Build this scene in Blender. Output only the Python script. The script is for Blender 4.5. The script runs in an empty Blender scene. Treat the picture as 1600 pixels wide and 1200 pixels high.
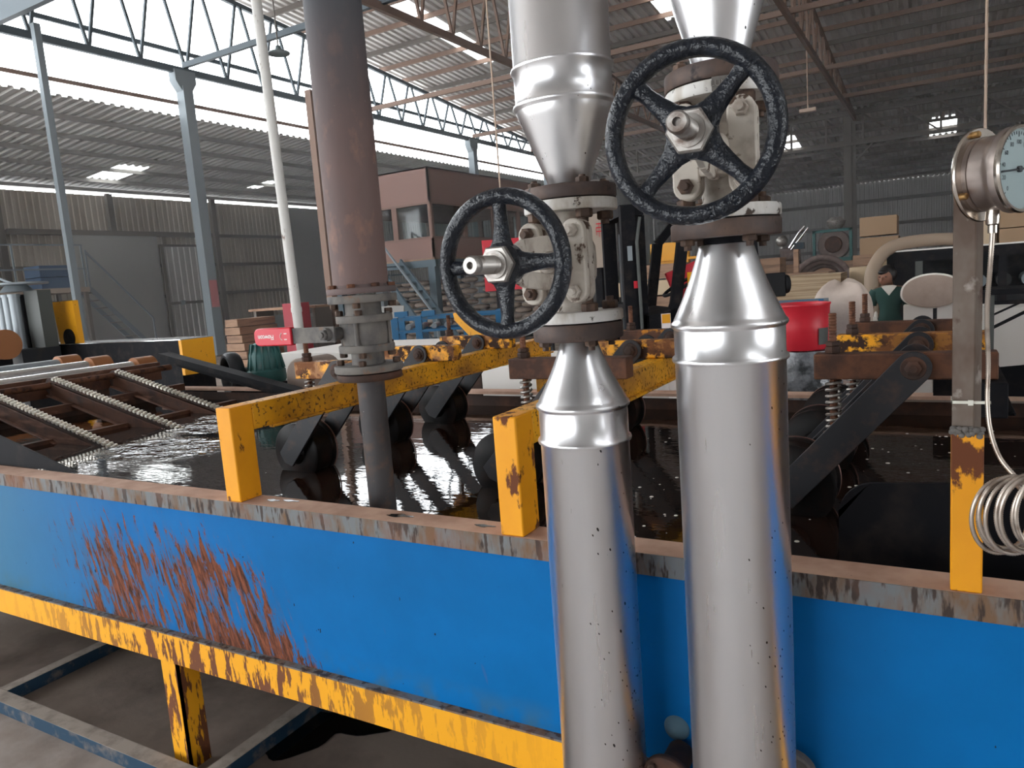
import bpy, math, random
from mathutils import Vector, Matrix
random.seed(7)
PI = math.pi
SC = bpy.context.scene
COL = SC.collection
V = Vector


def basis(axis, up=(0, 0, 1)):
    """three perpendicular unit vectors, the last along axis"""
    w = V(axis).normalized()
    u = V(up)
    if abs(w.dot(u.normalized())) > 0.98:
        u = V((1, 0, 0)) if abs(w.x) < 0.9 else V((0, 1, 0))
    a = u.cross(w).normalized()
    b = w.cross(a).normalized()
    return a, b, w


class MB:
    """collects shapes and links them as one mesh object"""

    def __init__(self):
        self.v = []
        self.f = []

    def add(self, vs, fs):
        n = len(self.v)
        self.v += [tuple(p) for p in vs]
        self.f += [tuple(i + n for i in f) for f in fs]
        return self

    def hexa(self, p):
        return self.add(p, [(0, 3, 2, 1), (4, 5, 6, 7), (0, 1, 5, 4), (1, 2, 6, 5), (2, 3, 7, 6), (3, 0, 4, 7)])

    def box(self, x0, x1, y0, y1, z0, z1):
        return self.hexa([(x0, y0, z0), (x1, y0, z0), (x1, y1, z0), (x0, y1, z0), (x0, y0, z1), (x1, y0, z1), (x1, y1, z1), (x0, y1, z1)])

    def obox(self, c, sx, sy, sz, M=None):
        c = V(c)
        M = M or Matrix.Identity(3)
        P = []
        for dz in (-1, 1):
            for dx, dy in ((-1, -1), (1, -1), (1, 1), (-1, 1)):
                P.append(c + M @ V((dx * sx / 2, dy * sy / 2, dz * sz / 2)))
        return self.hexa(P)

    def bar(self, p0, p1, w, h, up=(0, 0, 1)):
        p0, p1 = V(p0), V(p1)
        a, b, d = basis(p1 - p0, up)
        P = []
        for p in (p0, p1):
            for s, t in ((-1, -1), (1, -1), (1, 1), (-1, 1)):
                P.append(p + a * (s * w / 2) + b * (t * h / 2))
        return self.hexa(P)

    def loft(self, rings, closed=True, caps=True):
        n = len(rings[0])
        o = len(self.v)
        for r in rings:
            self.v += [tuple(p) for p in r]
        for k in range(len(rings) - 1):
            for i in range(n if closed else n - 1):
                j = (i + 1) % n
                self.f.append((o + k * n + i, o + k * n + j, o + (k + 1) * n + j, o + (k + 1) * n + i))
        if caps:
            self.f.append(tuple(o + i for i in reversed(range(n))))
            self.f.append(tuple(o + (len(rings) - 1) * n + i for i in range(n)))
        return self

    def lathe(self, prof, p0=(0, 0, 0), axis=(0, 0, 1), n=32, caps=True, up=(0, 0, 1)):
        """prof: (radius, distance along axis)"""
        a, b, w = basis(axis, up)
        p0 = V(p0)
        rings = []
        for r, t in prof:
            rings.append([p0 + w * t + a * (r * math.cos(2 * PI * i / n)) + b * (r * math.sin(2 * PI * i / n)) for i in range(n)])
        return self.loft(rings, True, caps)

    def cyl(self, p0, p1, r0, r1=None, n=20):
        p0, p1 = V(p0), V(p1)
        L = (p1 - p0).length
        return self.lathe([(r0, 0), (r0 if r1 is None else r1, L)], p0, p1 - p0, n)

    def tube(self, pts, r, n=10, closed=False):
        pts = [V(p) for p in pts]
        N = len(pts)
        rings = []
        prev = None
        for i, p in enumerate(pts):
            if closed:
                d = pts[(i + 1) % N] - pts[i - 1]
            else:
                d = pts[min(i + 1, N - 1)] - pts[max(i - 1, 0)]
            if d.length < 1e-9:
                d = V((0, 0, 1))
            d.normalize()
            if prev is None:
                a, b, _ = basis(d)
            else:
                a = prev - d * prev.dot(d)
                a.normalize()
                b = d.cross(a)
            prev = a
            rr = r[i] if isinstance(r, (list, tuple)) else r
            rings.append([p + a * (rr * math.cos(2 * PI * k / n)) + b * (rr * math.sin(2 * PI * k / n)) for k in range(n)])
        if closed:
            # twist match
            best = min(range(n), key=lambda s: sum((rings[0][(k + s) % n] - rings[-1][k]).length for k in range(n)))
            rings.append([rings[0][(k + best) % n] for k in range(n)])
            return self.loft(rings, True, False)
        return self.loft(rings, True, True)

    def torus(self, c, axis, R, r, nR=48, nr=12, sx=1.0):
        a, b, w = basis(axis)
        c = V(c)
        rings = []
        for i in range(nR + 1):
            t = 2 * PI * i / nR
            d = a * math.cos(t) + b * math.sin(t)
            rings.append([c + d * (R + r * math.cos(2 * PI * k / nr)) + w * (r * sx * math.sin(2 * PI * k / nr)) for k in range(nr)])
        return self.loft(rings, True, False)

    def prism(self, poly, o=(0, 0, 0), ux=(1, 0, 0), uy=(0, 0, 1), t=0.01, n=None):
        """extrude a 2-d outline by t along ux x uy (or n)"""
        ux, uy, o = V(ux), V(uy), V(o)
        w = V(n).normalized() if n else ux.cross(uy).normalized()
        A = [o + ux * x + uy * y for x, y in poly]
        return self.loft([A, [p + w * t for p in A]], True, True)

    def ball(self, c, r, s=(1, 1, 1), n=16, m=10):
        c = V(c)
        rings = []
        for j in range(m + 1):
            t = PI * j / m
            rr = max(r * math.sin(t), 1e-5)
            rings.append([c + V((s[0] * rr * math.cos(2 * PI * i / n), s[1] * rr * math.sin(2 * PI * i / n), -s[2] * r * math.cos(t))) for i in range(n)])
        return self.loft(rings, True, True)

    def nut(self, p0, axis, r, h, n=6, stud=0.0):
        a = V(axis).normalized()
        self.lathe([(r * 0.92, 0), (r, h * 0.12), (r, h * 0.85), (r * 0.85, h)], p0, a, n)
        if stud:
            self.cyl(V(p0) + a * h * 0.9, V(p0) + a * (h + stud), r * 0.5, n=10)
        return self

    def coil(self, p0, axis, R, r, turns, L, n=6, step=16):
        a, b, w = basis(axis)
        p0 = V(p0)
        N = int(turns * step)
        pts = []
        for i in range(N + 1):
            t = 2 * PI * i / step
            pts.append(p0 + a * (R * math.cos(t)) + b * (R * math.sin(t)) + w * (L * i / N))
        return self.tube(pts, r, n)

    def thread(self, p0, axis, r, L, pitch=0.006, depth=0.12, n=14):
        k = max(4, int(L / pitch))
        prof = []
        for i in range(k):
            prof += [(r * (1 - depth), L * i / k), (r, L * (i + 0.5) / k)]
        prof.append((r * (1 - depth), L))
        return self.lathe(prof, p0, axis, n)

    def build(self, name, mat, parent=None, origin=None, bevel=0.0, smooth=40, sub=0, loc=None):
        if parent is not None:
            off = wloc(parent)
        elif origin is not None:
            off = V(origin)
        else:
            xs = [p[0] for p in self.v]; ys = [p[1] for p in self.v]; zs = [p[2] for p in self.v]
            off = V(((min(xs) + max(xs)) / 2, (min(ys) + max(ys)) / 2, min(zs)))
        me = bpy.data.meshes.new(name)
        me.from_pydata([V(p) - off for p in self.v], [], self.f)
        me.validate()
        import bmesh as _b
        bm = _b.new(); bm.from_mesh(me)
        _b.ops.recalc_face_normals(bm, faces=bm.faces)
        bm.to_mesh(me); bm.free()
        if smooth:
            me.polygons.foreach_set('use_smooth', [True] * len(me.polygons))
            me.set_sharp_from_angle(angle=math.radians(smooth))
        if mat:
            me.materials.append(mat)
        o = bpy.data.objects.new(name, me)
        COL.objects.link(o)
        if parent is not None:
            o.parent = parent
        else:
            o.location = off
        if bevel:
            m = o.modifiers.new('bevel', 'BEVEL')
            m.width = bevel; m.segments = 2; m.limit_method = 'ANGLE'; m.angle_limit = math.radians(50)
            m.harden_normals = False
        if sub:
            m = o.modifiers.new('sub', 'SUBSURF')
            m.levels = sub; m.render_levels = sub
        return o


def wloc(o):
    p = V((0, 0, 0))
    while o is not None:
        p = p + o.location
        o = o.parent
    return p


def tag(o, label, cat, group=None):
    o['label'] = label
    o['category'] = cat
    if group:
        o['group'] = group
    return o


def thing(name, label, cat, loc=(0, 0, 0), group=None):
    o = bpy.data.objects.new(name, None)
    o.empty_display_size = 0.1
    COL.objects.link(o)
    o.location = loc
    return tag(o, label, cat, group)


def struct(o):
    o['kind'] = 'structure'
    return o


def copy_tree(o, loc=None, rotz=None, label=None, parent=None):
    c = o.copy()
    COL.objects.link(c)
    c.parent = parent
    if loc is not None:
        c.location = loc
    if rotz is not None:
        c.rotation_euler = (0, 0, rotz)
    if label:
        c['label'] = label
    for ch in list(o.children):
        copy_tree(ch, parent=c)
    return c


def text_mesh(body, size, depth, name, mat, parent, M, bold=False, off=0.0):
    """raised letters turned into a mesh; M places them in the world"""
    cu = bpy.data.curves.new('letters', 'FONT')
    cu.body = body; cu.size = size; cu.extrude = depth; cu.align_x = 'CENTER'; cu.align_y = 'CENTER'
    cu.offset = off
    t = bpy.data.objects.new('letters', cu)
    COL.objects.link(t)
    dg = bpy.context.evaluated_depsgraph_get()
    me = bpy.data.meshes.new_from_object(t.evaluated_get(dg))
    bpy.data.objects.remove(t)
    me.transform(M)
    me.transform(Matrix.Translation(-wloc(parent)))
    me.materials.clear(); me.materials.append(mat)
    me.name = name
    o = bpy.data.objects.new(name, me)
    COL.objects.link(o)
    o.parent = parent
    return o


def frame(c, ex, ey):
    ex = V(ex).normalized(); ey = V(ey).normalized(); ez = ex.cross(ey)
    M = Matrix((ex, ey, ez)).transposed().to_4x4()
    M.translation = V(c)
    return M
# ---------------------------------------------------------------- materials
def _n(nt, t, **k):
    n = nt.nodes.new(t)
    for a, b in k.items():
        if a in n.inputs:
            n.inputs[a].default_value = b
        else:
            setattr(n, a, b)
    return n


def _coord(nt, rnd=False):
    tc = _n(nt, 'ShaderNodeTexCoord')
    out = tc.outputs['Object']
    if rnd:
        oi = _n(nt, 'ShaderNodeObjectInfo')
        m = _n(nt, 'ShaderNodeVectorMath', operation='MULTIPLY_ADD')
        nt.links.new(oi.outputs['Random'], m.inputs[0])
        m.inputs[1].default_value = (17, 31, 23)
        nt.links.new(out, m.inputs[2])
        out = m.outputs[0]
    return out


def _scaled(nt, co, st):
    if tuple(st) == (1, 1, 1):
        return co
    m = _n(nt, 'ShaderNodeMapping')
    m.inputs['Scale'].default_value = st
    nt.links.new(co, m.inputs['Vector'])
    return m.outputs[0]


def _noise(nt, co, scale, st=(1, 1, 1), detail=4, rough=0.6, dist=0.0, kind='noise'):
    if kind == 'voronoi':
        t = _n(nt, 'ShaderNodeTexVoronoi')
        t.inputs['Scale'].default_value = scale
        nt.links.new(_scaled(nt, co, st), t.inputs['Vector'])
        return t.outputs['Distance']
    t = _n(nt, 'ShaderNodeTexNoise')
    t.inputs['Scale'].default_value = scale
    t.inputs['Detail'].default_value = detail
    t.inputs['Roughness'].default_value = rough
    t.inputs['Distortion'].default_value = dist
    nt.links.new(_scaled(nt, co, st), t.inputs['Vector'])
    return t.outputs[0]


def _ramp(nt, fac, lo, hi):
    m = _n(nt, 'ShaderNodeMapRange')
    m.inputs['From Min'].default_value = lo
    m.inputs['From Max'].default_value = hi
    nt.links.new(fac, m.inputs['Value'])
    return m.outputs[0]


def _math(nt, op, a, b=None, clamp=False):
    m = _n(nt, 'ShaderNodeMath', operation=op, use_clamp=clamp)
    for i, x in enumerate((a, b)):
        if x is None:
            continue
        if isinstance(x, (int, float)):
            m.inputs[i].default_value = x
        else:
            nt.links.new(x, m.inputs[i])
    return m.outputs[0]


def _mixc(nt, fac, a, b):
    m = _n(nt, 'ShaderNodeMix', data_type='RGBA')
    if isinstance(fac, (int, float)):
        m.inputs[0].default_value = fac
    else:
        nt.links.new(fac, m.inputs[0])
    for i, x in ((6, a), (7, b)):
        if isinstance(x, (tuple, list)):
            m.inputs[i].default_value = (*x, 1)
        else:
            nt.links.new(x, m.inputs[i])
    return m.outputs[2]


def _mixf(nt, fac, a, b):
    m = _n(nt, 'ShaderNodeMix', data_type='FLOAT')
    nt.links.new(fac, m.inputs[0])
    for i, x in ((2, a), (3, b)):
        if isinstance(x, (int, float)):
            m.inputs[i].default_value = x
        else:
            nt.links.new(x, m.inputs[i])
    return m.outputs[0]


def M(name, c, rough=0.6, metal=0.0, layers=(), bump=None, rnd=True, spec=0.35, emit=None, coat=0.0, post=None, alpha=None):
    """layers: dict(c, scale, st, lo, hi, rough, metal, detail, kind)"""
    m = bpy.data.materials.new(name)
    m.use_nodes = True
    nt = m.node_tree
    b = nt.nodes['Principled BSDF']
    co = _coord(nt, rnd)
    col, ro, me = c, rough, metal
    for L in layers:
        f = _ramp(nt, _noise(nt, co, L.get('scale', 5), L.get('st', (1, 1, 1)), L.get('detail', 4), L.get('nr', 0.6), L.get('dist', 0), L.get('kind', 'noise')), L.get('lo', 0.45), L.get('hi', 0.55))
        if 'amt' in L:
            f = _math(nt, 'MULTIPLY', f, L['amt'])
        if 'mask' in L:
            f = _math(nt, 'MULTIPLY', f, L['mask'](nt, _coord(nt)))
        col = _mixc(nt, f, col, L['c'])
        if 'rough' in L:
            ro = _mixf(nt, f, ro, L['rough'])
        if 'metal' in L:
            me = _mixf(nt, f, me, L['metal'])
    for val, key in ((col, 'Base Color'), (ro, 'Roughness'), (me, 'Metallic')):
        if isinstance(val, (tuple, list)):
            b.inputs[key].default_value = (*val, 1)
        elif isinstance(val, (int, float)):
            b.inputs[key].default_value = val
        else:
            nt.links.new(val, b.inputs[key])
    b.inputs['Specular IOR Level'].default_value = spec
    if coat:
        b.inputs['Coat Weight'].default_value = coat
        b.inputs['Coat Roughness'].default_value = 0.15
    if emit:
        b.inputs['Emission Color'].default_value = (*emit[0], 1)
        b.inputs['Emission Strength'].default_value = emit[1]
    if bump:
        bs = bump if isinstance(bump, list) else [bump]
        prev = None
        for B in bs:
            bn = _n(nt, 'ShaderNodeBump')
            bn.inputs['Strength'].default_value = B.get('s', 0.3)
            bn.inputs['Distance'].default_value = B.get('d', 0.01)
            nt.links.new(_noise(nt, co, B.get('scale', 30), B.get('st', (1, 1, 1)), B.get('detail', 3), 0.6, 0, B.get('kind', 'noise')), bn.inputs['Height'])
            if prev is not None:
                nt.links.new(prev, bn.inputs['Normal'])
            prev = bn.outputs[0]
        nt.links.new(prev, b.inputs['Normal'])
    return m


RUST = (0.115, 0.045, 0.022)
RUST_D = (0.04, 0.018, 0.012)
RUST_P = (0.24, 0.11, 0.07)
BLACK = (0.012, 0.012, 0.014)


def sep(nt, co):
    s = _n(nt, 'ShaderNodeSeparateXYZ')
    nt.links.new(co, s.inputs[0])
    return s.outputs


# flaked patch on the blue tank side: where the coating has peeled to brown primer (object space of the panel)
def flake_mask(nt, co):
    x, y, z = sep(nt, co)
    # x measured from the tank origin (-2, 1.5, 0)
    right = _math(nt, 'SUBTRACT', _math(nt, 'MULTIPLY', _math(nt, 'SUBTRACT', 0.98, z), 1.0), x)   # falls off to the right, lower = further right
    a = _ramp(nt, _math(nt, 'SUBTRACT', 0.46, _math(nt, 'ADD', x, _math(nt, 'MULTIPLY', _math(nt, 'SUBTRACT', z, 0.52), 0.75))), 0.0, 0.3)
    l = _ramp(nt, x, -1.1, -0.75)
    t = _ramp(nt, _math(nt, 'SUBTRACT', 0.97, z), 0.0, 0.2)
    return _math(nt, 'MULTIPLY', _math(nt, 'MULTIPLY', a, l), t)


def spread_mask(nt, co):
    x, y, z = sep(nt, co)
    a = _ramp(nt, x, 1.1, 0.1)
    t = _ramp(nt, _math(nt, 'SUBTRACT', 0.9, z), 0.0, 0.3)
    return _math(nt, 'MULTIPLY', a, t)


def dull_mask(nt, co):
    x, y, z = sep(nt, co)
    return _ramp(nt, x, -0.55, -1.5)


def make_blue_panel():
    m = bpy.data.materials.new('flaking blue paint')
    m.use_nodes = True
    nt = m.node_tree
    b = nt.nodes['Principled BSDF']
    co = _coord(nt)
    # streaks lean: shear x by z
    x, y, z = sep(nt, co)
    cx = _n(nt, 'ShaderNodeCombineXYZ')
    nt.links.new(_math(nt, 'ADD', x, _math(nt, 'MULTIPLY', z, 0.28)), cx.inputs[0])
    nt.links.new(_math(nt, 'MULTIPLY', z, 0.2), cx.inputs[2])
    lean = cx.outputs[0]
    col = _mixc(nt, _ramp(nt, _noise(nt, co, 3, (1, 1, 1), 5), 0.35, 0.75), (0.0, 0.135, 0.40), (0.0, 0.11, 0.32))
    col = _mixc(nt, _math(nt, 'MULTIPLY', dull_mask(nt, co), 0.75), col, (0.055, 0.165, 0.235))
    # greenish smudges low on the panel
    gm = _math(nt, 'MULTIPLY', _ramp(nt, z, 0.60, 0.52), _ramp(nt, _noise(nt, co, 6), 0.48, 0.62))
    col = _mixc(nt, _math(nt, 'MULTIPLY', gm, 0.5), col, (0.06, 0.12, 0.10))
    s1 = _noise(nt, lean, 34, (1, 1, 1), 6, 0.72, 0.5)
    fm = flake_mask(nt, co)
    fm = _math(nt, 'MULTIPLY', fm, _ramp(nt, _noise(nt, lean, 6, (1, 1, 1), 2), 0.2, 0.62))
    thr = _math(nt, 'ADD', s1, _math(nt, 'MULTIPLY', fm, _mixf(nt, _ramp(nt, x, -0.5, 0.2), 0.19, 0.26)))
    grime = _ramp(nt, thr, 0.50, 0.62)
    col = _mixc(nt, _math(nt, 'MULTIPLY', _math(nt, 'MULTIPLY', grime, fm), 0.8), col, (0.06, 0.085, 0.11))
    peel = _math(nt, 'MULTIPLY', _ramp(nt, thr, 0.625, 0.65), _ramp(nt, fm, 0.02, 0.1))
    rust = _mixc(nt, _ramp(nt, _noise(nt, lean, 60, (1, 1, 1), 4, 0.7), 0.35, 0.62), (0.035, 0.018, 0.014), (0.23, 0.075, 0.04))
    col = _mixc(nt, peel, col, rust)
    # lone flakes further right
    s2 = _noise(nt, lean, 17, (1, 1, 1), 2, 0.5, 0.2)
    lone = _math(nt, 'MULTIPLY', _ramp(nt, s2, 0.70, 0.715), spread_mask(nt, co))
    col = _mixc(nt, lone, col, (0.16, 0.06, 0.05))
    # small dark nicks
    nk = _math(nt, 'MULTIPLY', _ramp(nt, _noise(nt, co, 60, (1, 1, 0.5), 2), 0.745, 0.76), 1.0)
    col = _mixc(nt, nk, col, (0.01, 0.02, 0.04))
    nt.links.new(col, b.inputs['Base Color'])
    b.inputs['Specular IOR Level'].default_value = 0.12
    ro = _mixf(nt, peel, 0.5, 0.85)
    nt.links.new(ro, b.inputs['Roughness'])
    bn = _n(nt, 'ShaderNodeBump'); bn.inputs['Strength'].default_value = 0.25; bn.inputs['Distance'].default_value = 0.004
    nt.links.new(_math(nt, 'SUBTRACT', 1.0, peel), bn.inputs['Height'])
    bn2 = _n(nt, 'ShaderNodeBump'); bn2.inputs['Strength'].default_value = 0.12; bn2.inputs['Distance'].default_value = 0.02
    nt.links.new(_noise(nt, co, 4), bn2.inputs['Height']); nt.links.new(bn.outputs[0], bn2.inputs['Normal'])
    nt.links.new(bn2.outputs[0], b.inputs['Normal'])
    return m


def make_aluminium(dirty=True):
    m = bpy.data.materials.new('spattered aluminium cladding' if dirty else 'aluminium cladding')
    m.use_nodes = True
    nt = m.node_tree
    b = nt.nodes['Principled BSDF']
    co = _coord(nt)
    x, y, z = sep(nt, co)
    n1 = _noise(nt, co, 5, (4, 4, 0.4), 3)
    col = _mixc(nt, n1, (0.93, 0.92, 0.93), (0.84, 0.84, 0.86))
    # black bitumen spatter, thrown on the right side, denser low down
    side = _ramp(nt, _math(nt, 'SUBTRACT', x, _math(nt, 'MULTIPLY', z, 0.05)), -0.03, 0.08)
    low = _ramp(nt, z, 1.55, 0.5)
    msk = _math(nt, 'MULTIPLY', side if dirty else 0.03, _math(nt, 'ADD', 0.1, low))
    spots = None
    for sc, th in ((75, 0.17), (150, 0.2)):
        v = _n(nt, 'ShaderNodeTexVoronoi'); v.inputs['Scale'].default_value = sc
        cc = _n(nt, 'ShaderNodeCombineXYZ')
        nt.links.new(_math(nt, 'ADD', x, _math(nt, 'MULTIPLY', z, 0.35)), cc.inputs[0]); nt.links.new(y, cc.inputs[1]); nt.links.new(_math(nt, 'MULTIPLY', z, 0.5), cc.inputs[2])
        nt.links.new(cc.outputs[0], v.inputs['Vector'])
        rnd = _n(nt, 'ShaderNodeSeparateXYZ'); nt.links.new(v.outputs['Color'], rnd.inputs[0])
        on = _math(nt, 'LESS_THAN', rnd.outputs[0], _math(nt, 'MULTIPLY', msk, 0.45))
        s = _math(nt, 'MULTIPLY', _math(nt, 'LESS_THAN', v.outputs['Distance'], th), on)
        spots = s if spots is None else _math(nt, 'MAXIMUM', spots, s)
    col = _mixc(nt, spots, col, (0.015, 0.012, 0.012))
    nt.links.new(col, b.inputs['Base Color'])
    nt.links.new(_math(nt, 'SUBTRACT', 1.0, _math(nt, 'MULTIPLY', spots, 0.95)), b.inputs['Metallic'])
    ro = _mixf(nt, n1, 0.24, 0.34)
    nt.links.new(_mixf(nt, spots, ro, 0.5), b.inputs['Roughness'])
    bn = _n(nt, 'ShaderNodeBump'); bn.inputs['Strength'].default_value = 0.03; bn.inputs['Distance'].default_value = 0.02
    nt.links.new(_noise(nt, co, 7, (2, 2, 0.25), 1), bn.inputs['Height'])
    nt.links.new(bn.outputs[0], b.inputs['Normal'])
    return m


def make_liquid():
    m = bpy.data.materials.new('black process liquid')
    m.use_nodes = True
    nt = m.node_tree
    b = nt.nodes['Principled BSDF']
    b.inputs['Base Color'].default_value = (0.016, 0.009, 0.006, 1)
    b.inputs['Roughness'].default_value = 0.03
    b.inputs['IOR'].default_value = 1.5
    b.inputs['Specular IOR Level'].default_value = 0.9
    co = _coord(nt)
    x, y, z = sep(nt, co)
    bn = _n(nt, 'ShaderNodeBump'); bn.inputs['Strength'].default_value = 0.07; bn.inputs['Distance'].default_value = 0.012
    nt.links.new(_noise(nt, co, 9, (0.6, 1.6, 1), 3), bn.inputs['Height'])
    # livelier ripples where the chains run into the liquid
    m2 = None
    for cx_, cy_, r_ in ((-1.42, -0.2, 0.42), (-1.7, 0.25, 0.3), (-1.9, 0.55, 0.25)):
        dx = _math(nt, 'SUBTRACT', x, cx_); dy = _math(nt, 'MULTIPLY', _math(nt, 'SUBTRACT', y, cy_), 1.5)
        q = _ramp(nt, _math(nt, 'SQRT', _math(nt, 'ADD', _math(nt, 'MULTIPLY', dx, dx), _math(nt, 'MULTIPLY', dy, dy))), r_, r_ * 0.3)
        m2 = q if m2 is None else _math(nt, 'MAXIMUM', m2, q)
    bn2 = _n(nt, 'ShaderNodeBump'); bn2.inputs['Distance'].default_value = 0.07
    nt.links.new(_math(nt, 'ADD', _math(nt, 'MULTIPLY', m2, 0.8), 0.0), bn2.inputs['Strength'])
    nt.links.new(_noise(nt, co, 7, (0.9, 1.5, 1), 3, 0.55), bn2.inputs['Height'])
    nt.links.new(bn.outputs[0], bn2.inputs['Normal'])
    nt.links.new(bn2.outputs[0], b.inputs['Normal'])
    return m


def make_cast_enamel(name, c, bs=0.8):
    return M(name, c, 0.3, 0.0, [dict(c=(0.035, 0.045, 0.06), scale=26, lo=0.58, hi=0.72, amt=0.5)], bump=[dict(scale=70, s=bs, d=0.006), dict(scale=20, s=0.5, d=0.008)], spec=0.38)


A = {}
A['blue'] = make_blue_panel()
A['alu'] = make_aluminium()
A['alu_clean'] = make_aluminium(False)
A['liquid'] = make_liquid()
A['wheel'] = make_cast_enamel('black lumpy enamel', (0.008, 0.010, 0.015))
A['yellow'] = M('worn yellow paint', (0.82, 0.34, 0.004), 0.55, 0, [dict(c=(0.62, 0.22, 0.006), scale=4, lo=0.4, hi=0.8, amt=0.6), dict(c=(0.13, 0.04, 0.015), scale=16, st=(1, 1, 0.55), lo=0.58, hi=0.62, rough=0.85, detail=6)], bump=dict(scale=14, s=0.15, d=0.004))
A['yellow_beam'] = M('yellow paint over rust streaks', (0.82, 0.36, 0.006), 0.55, 0, [dict(c=(0.15, 0.05, 0.02), scale=40, st=(1, 1, 0.22), lo=0.5, hi=0.54, rough=0.85, detail=5, mask=lambda nt, co: _ramp(nt, _math(nt, 'ABSOLUTE', _math(nt, 'ADD', sep(nt, co)[0], 0.15)), 1.35, 0.35)), dict(c=(0.05, 0.03, 0.02), scale=60, lo=0.7, hi=0.74)], rnd=False)
A['yellow_rust'] = M('yellow paint speckled with rust', (0.74, 0.34, 0.012), 0.42, 0, [dict(c=(0.27, 0.11, 0.025), scale=5, lo=0.42, hi=0.66, amt=0.85), dict(c=(0.12, 0.055, 0.02), scale=75, lo=0.56, hi=0.62, rough=0.85, detail=5)], rnd=False)
A['press_paint'] = M('rusted press beam paint', (0.88, 0.38, 0.01), 0.45, 0, [dict(c=RUST_D, scale=26, lo=0.46, hi=0.53, rough=0.85, detail=6), dict(c=(0.2, 0.075, 0.025), scale=9, lo=0.45, hi=0.56, amt=0.85)])
A['press_rust'] = M('rust brown press beam', RUST, 0.75, 0, [dict(c=(0.05, 0.022, 0.014), scale=14, lo=0.4, hi=0.6, detail=6), dict(c=(0.5, 0.19, 0.015), scale=9, lo=0.63, hi=0.67)], bump=dict(scale=60, s=0.2, d=0.003))
A['rim_top'] = M('dust caked steel', (0.56, 0.37, 0.28), 0.85, 0, [dict(c=(0.36, 0.21, 0.15), scale=7, lo=0.4, hi=0.75), dict(c=(0.03, 0.02, 0.018), scale=24, lo=0.72, hi=0.75, rough=0.3)], rnd=False)
A['rim_face'] = M('grey paint with rust drips', (0.15, 0.16, 0.165), 0.6, 0, [dict(c=(0.16, 0.095, 0.055), scale=18, st=(1, 1, 0.35), lo=0.42, hi=0.62, rough=0.85), dict(c=(0.045, 0.03, 0.024), scale=36, st=(1, 1, 0.2), lo=0.53, hi=0.59), dict(c=(0.2, 0.08, 0.04), scale=3, lo=0.5, hi=0.7, amt=0.8)], rnd=False)
A['rust'] = M('rusted steel', RUST, 0.8, 0, [dict(c=RUST_P, scale=6, lo=0.45, hi=0.8), dict(c=RUST_D, scale=22, lo=0.5, hi=0.65)], bump=dict(scale=80, s=0.2, d=0.002))
A['rust_dark'] = M('dark rusted steel', (0.045, 0.026, 0.02), 0.7, 0.2, [dict(c=(0.1, 0.045, 0.028), scale=9, lo=0.45, hi=0.7)])
A['pipe_rust'] = M('scaled brown pipe', (0.15, 0.098, 0.09), 0.7, 0, [dict(c=(0.105, 0.085, 0.085), scale=3, st=(1, 1, 0.35), lo=0.4, hi=0.65), dict(c=(0.24, 0.135, 0.105), scale=16, st=(1, 1, 0.6), lo=0.55, hi=0.72), dict(c=(0.062, 0.064, 0.072), scale=5, st=(1, 1, 0.4), lo=0.3, hi=0.5, mask=lambda nt, co: _ramp(nt, sep(nt, co)[2], 0.35, 0.85)), dict(c=(0.35, 0.28, 0.25), scale=90, lo=0.72, hi=0.76)], bump=dict(scale=70, s=0.25, d=0.003))
A['pipe_grey'] = M('dusty grey black pipe', (0.06, 0.055, 0.057), 0.65, 0, [dict(c=(0.12, 0.075, 0.055), scale=14, lo=0.5, hi=0.7), dict(c=(0.4, 0.36, 0.34), scale=70, lo=0.7, hi=0.76)], bump=dict(scale=60, s=0.2, d=0.003))
A['cast_grey'] = M('dusty cast iron', (0.17, 0.155, 0.14), 0.75, 0.1, [dict(c=(0.09, 0.085, 0.085), scale=12, lo=0.42, hi=0.65), dict(c=(0.2, 0.12, 0.08), scale=20, lo=0.6, hi=0.75)], bump=dict(scale=70, s=0.3, d=0.003))
A['flange_dark'] = M('dark brown flange steel', (0.075, 0.055, 0.05), 0.6, 0.25, [dict(c=(0.13, 0.085, 0.065), scale=14, lo=0.45, hi=0.7), dict(c=(0.025, 0.02, 0.02), scale=30, lo=0.6, hi=0.7)], bump=dict(scale=80, s=0.15, d=0.002))
A['white_valve'] = M('grimy white valve paint', (0.50, 0.45, 0.39), 0.5, 0, [dict(c=(0.22, 0.17, 0.135), scale=13, lo=0.45, hi=0.68, amt=0.9), dict(c=(0.08, 0.05, 0.035), scale=30, lo=0.58, hi=0.64, rough=0.8)], bump=dict(scale=45, s=0.2, d=0.003))
A['white_flange'] = M('chipped white flange paint', (0.62, 0.6, 0.57), 0.45, 0, [dict(c=(0.33, 0.27, 0.21), scale=14, st=(1, 1, 0.5), lo=0.46, hi=0.66), dict(c=(0.06, 0.042, 0.032), scale=36, lo=0.6, hi=0.65)])
A['bolt'] = M('rusty brown bolt', (0.07, 0.045, 0.035), 0.6, 0.3, [dict(c=(0.15, 0.09, 0.06), scale=40, lo=0.45, hi=0.7)])
A['steel'] = M('worn bright steel', (0.36, 0.335, 0.31), 0.42, 0.8, [dict(c=(0.16, 0.12, 0.1), scale=30, lo=0.5, hi=0.7, rough=0.6)])
A['steel_grey'] = M('weathered grey tube', (0.15, 0.118, 0.095), 0.6, 0.2, [dict(c=(0.085, 0.05, 0.034), scale=9, st=(1, 1, 0.6), lo=0.45, hi=0.65), dict(c=(0.30, 0.26, 0.23), scale=22, lo=0.58, hi=0.7), dict(c=(0.07, 0.035, 0.025), scale=16, lo=0.62, hi=0.68)], rnd=False)
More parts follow.
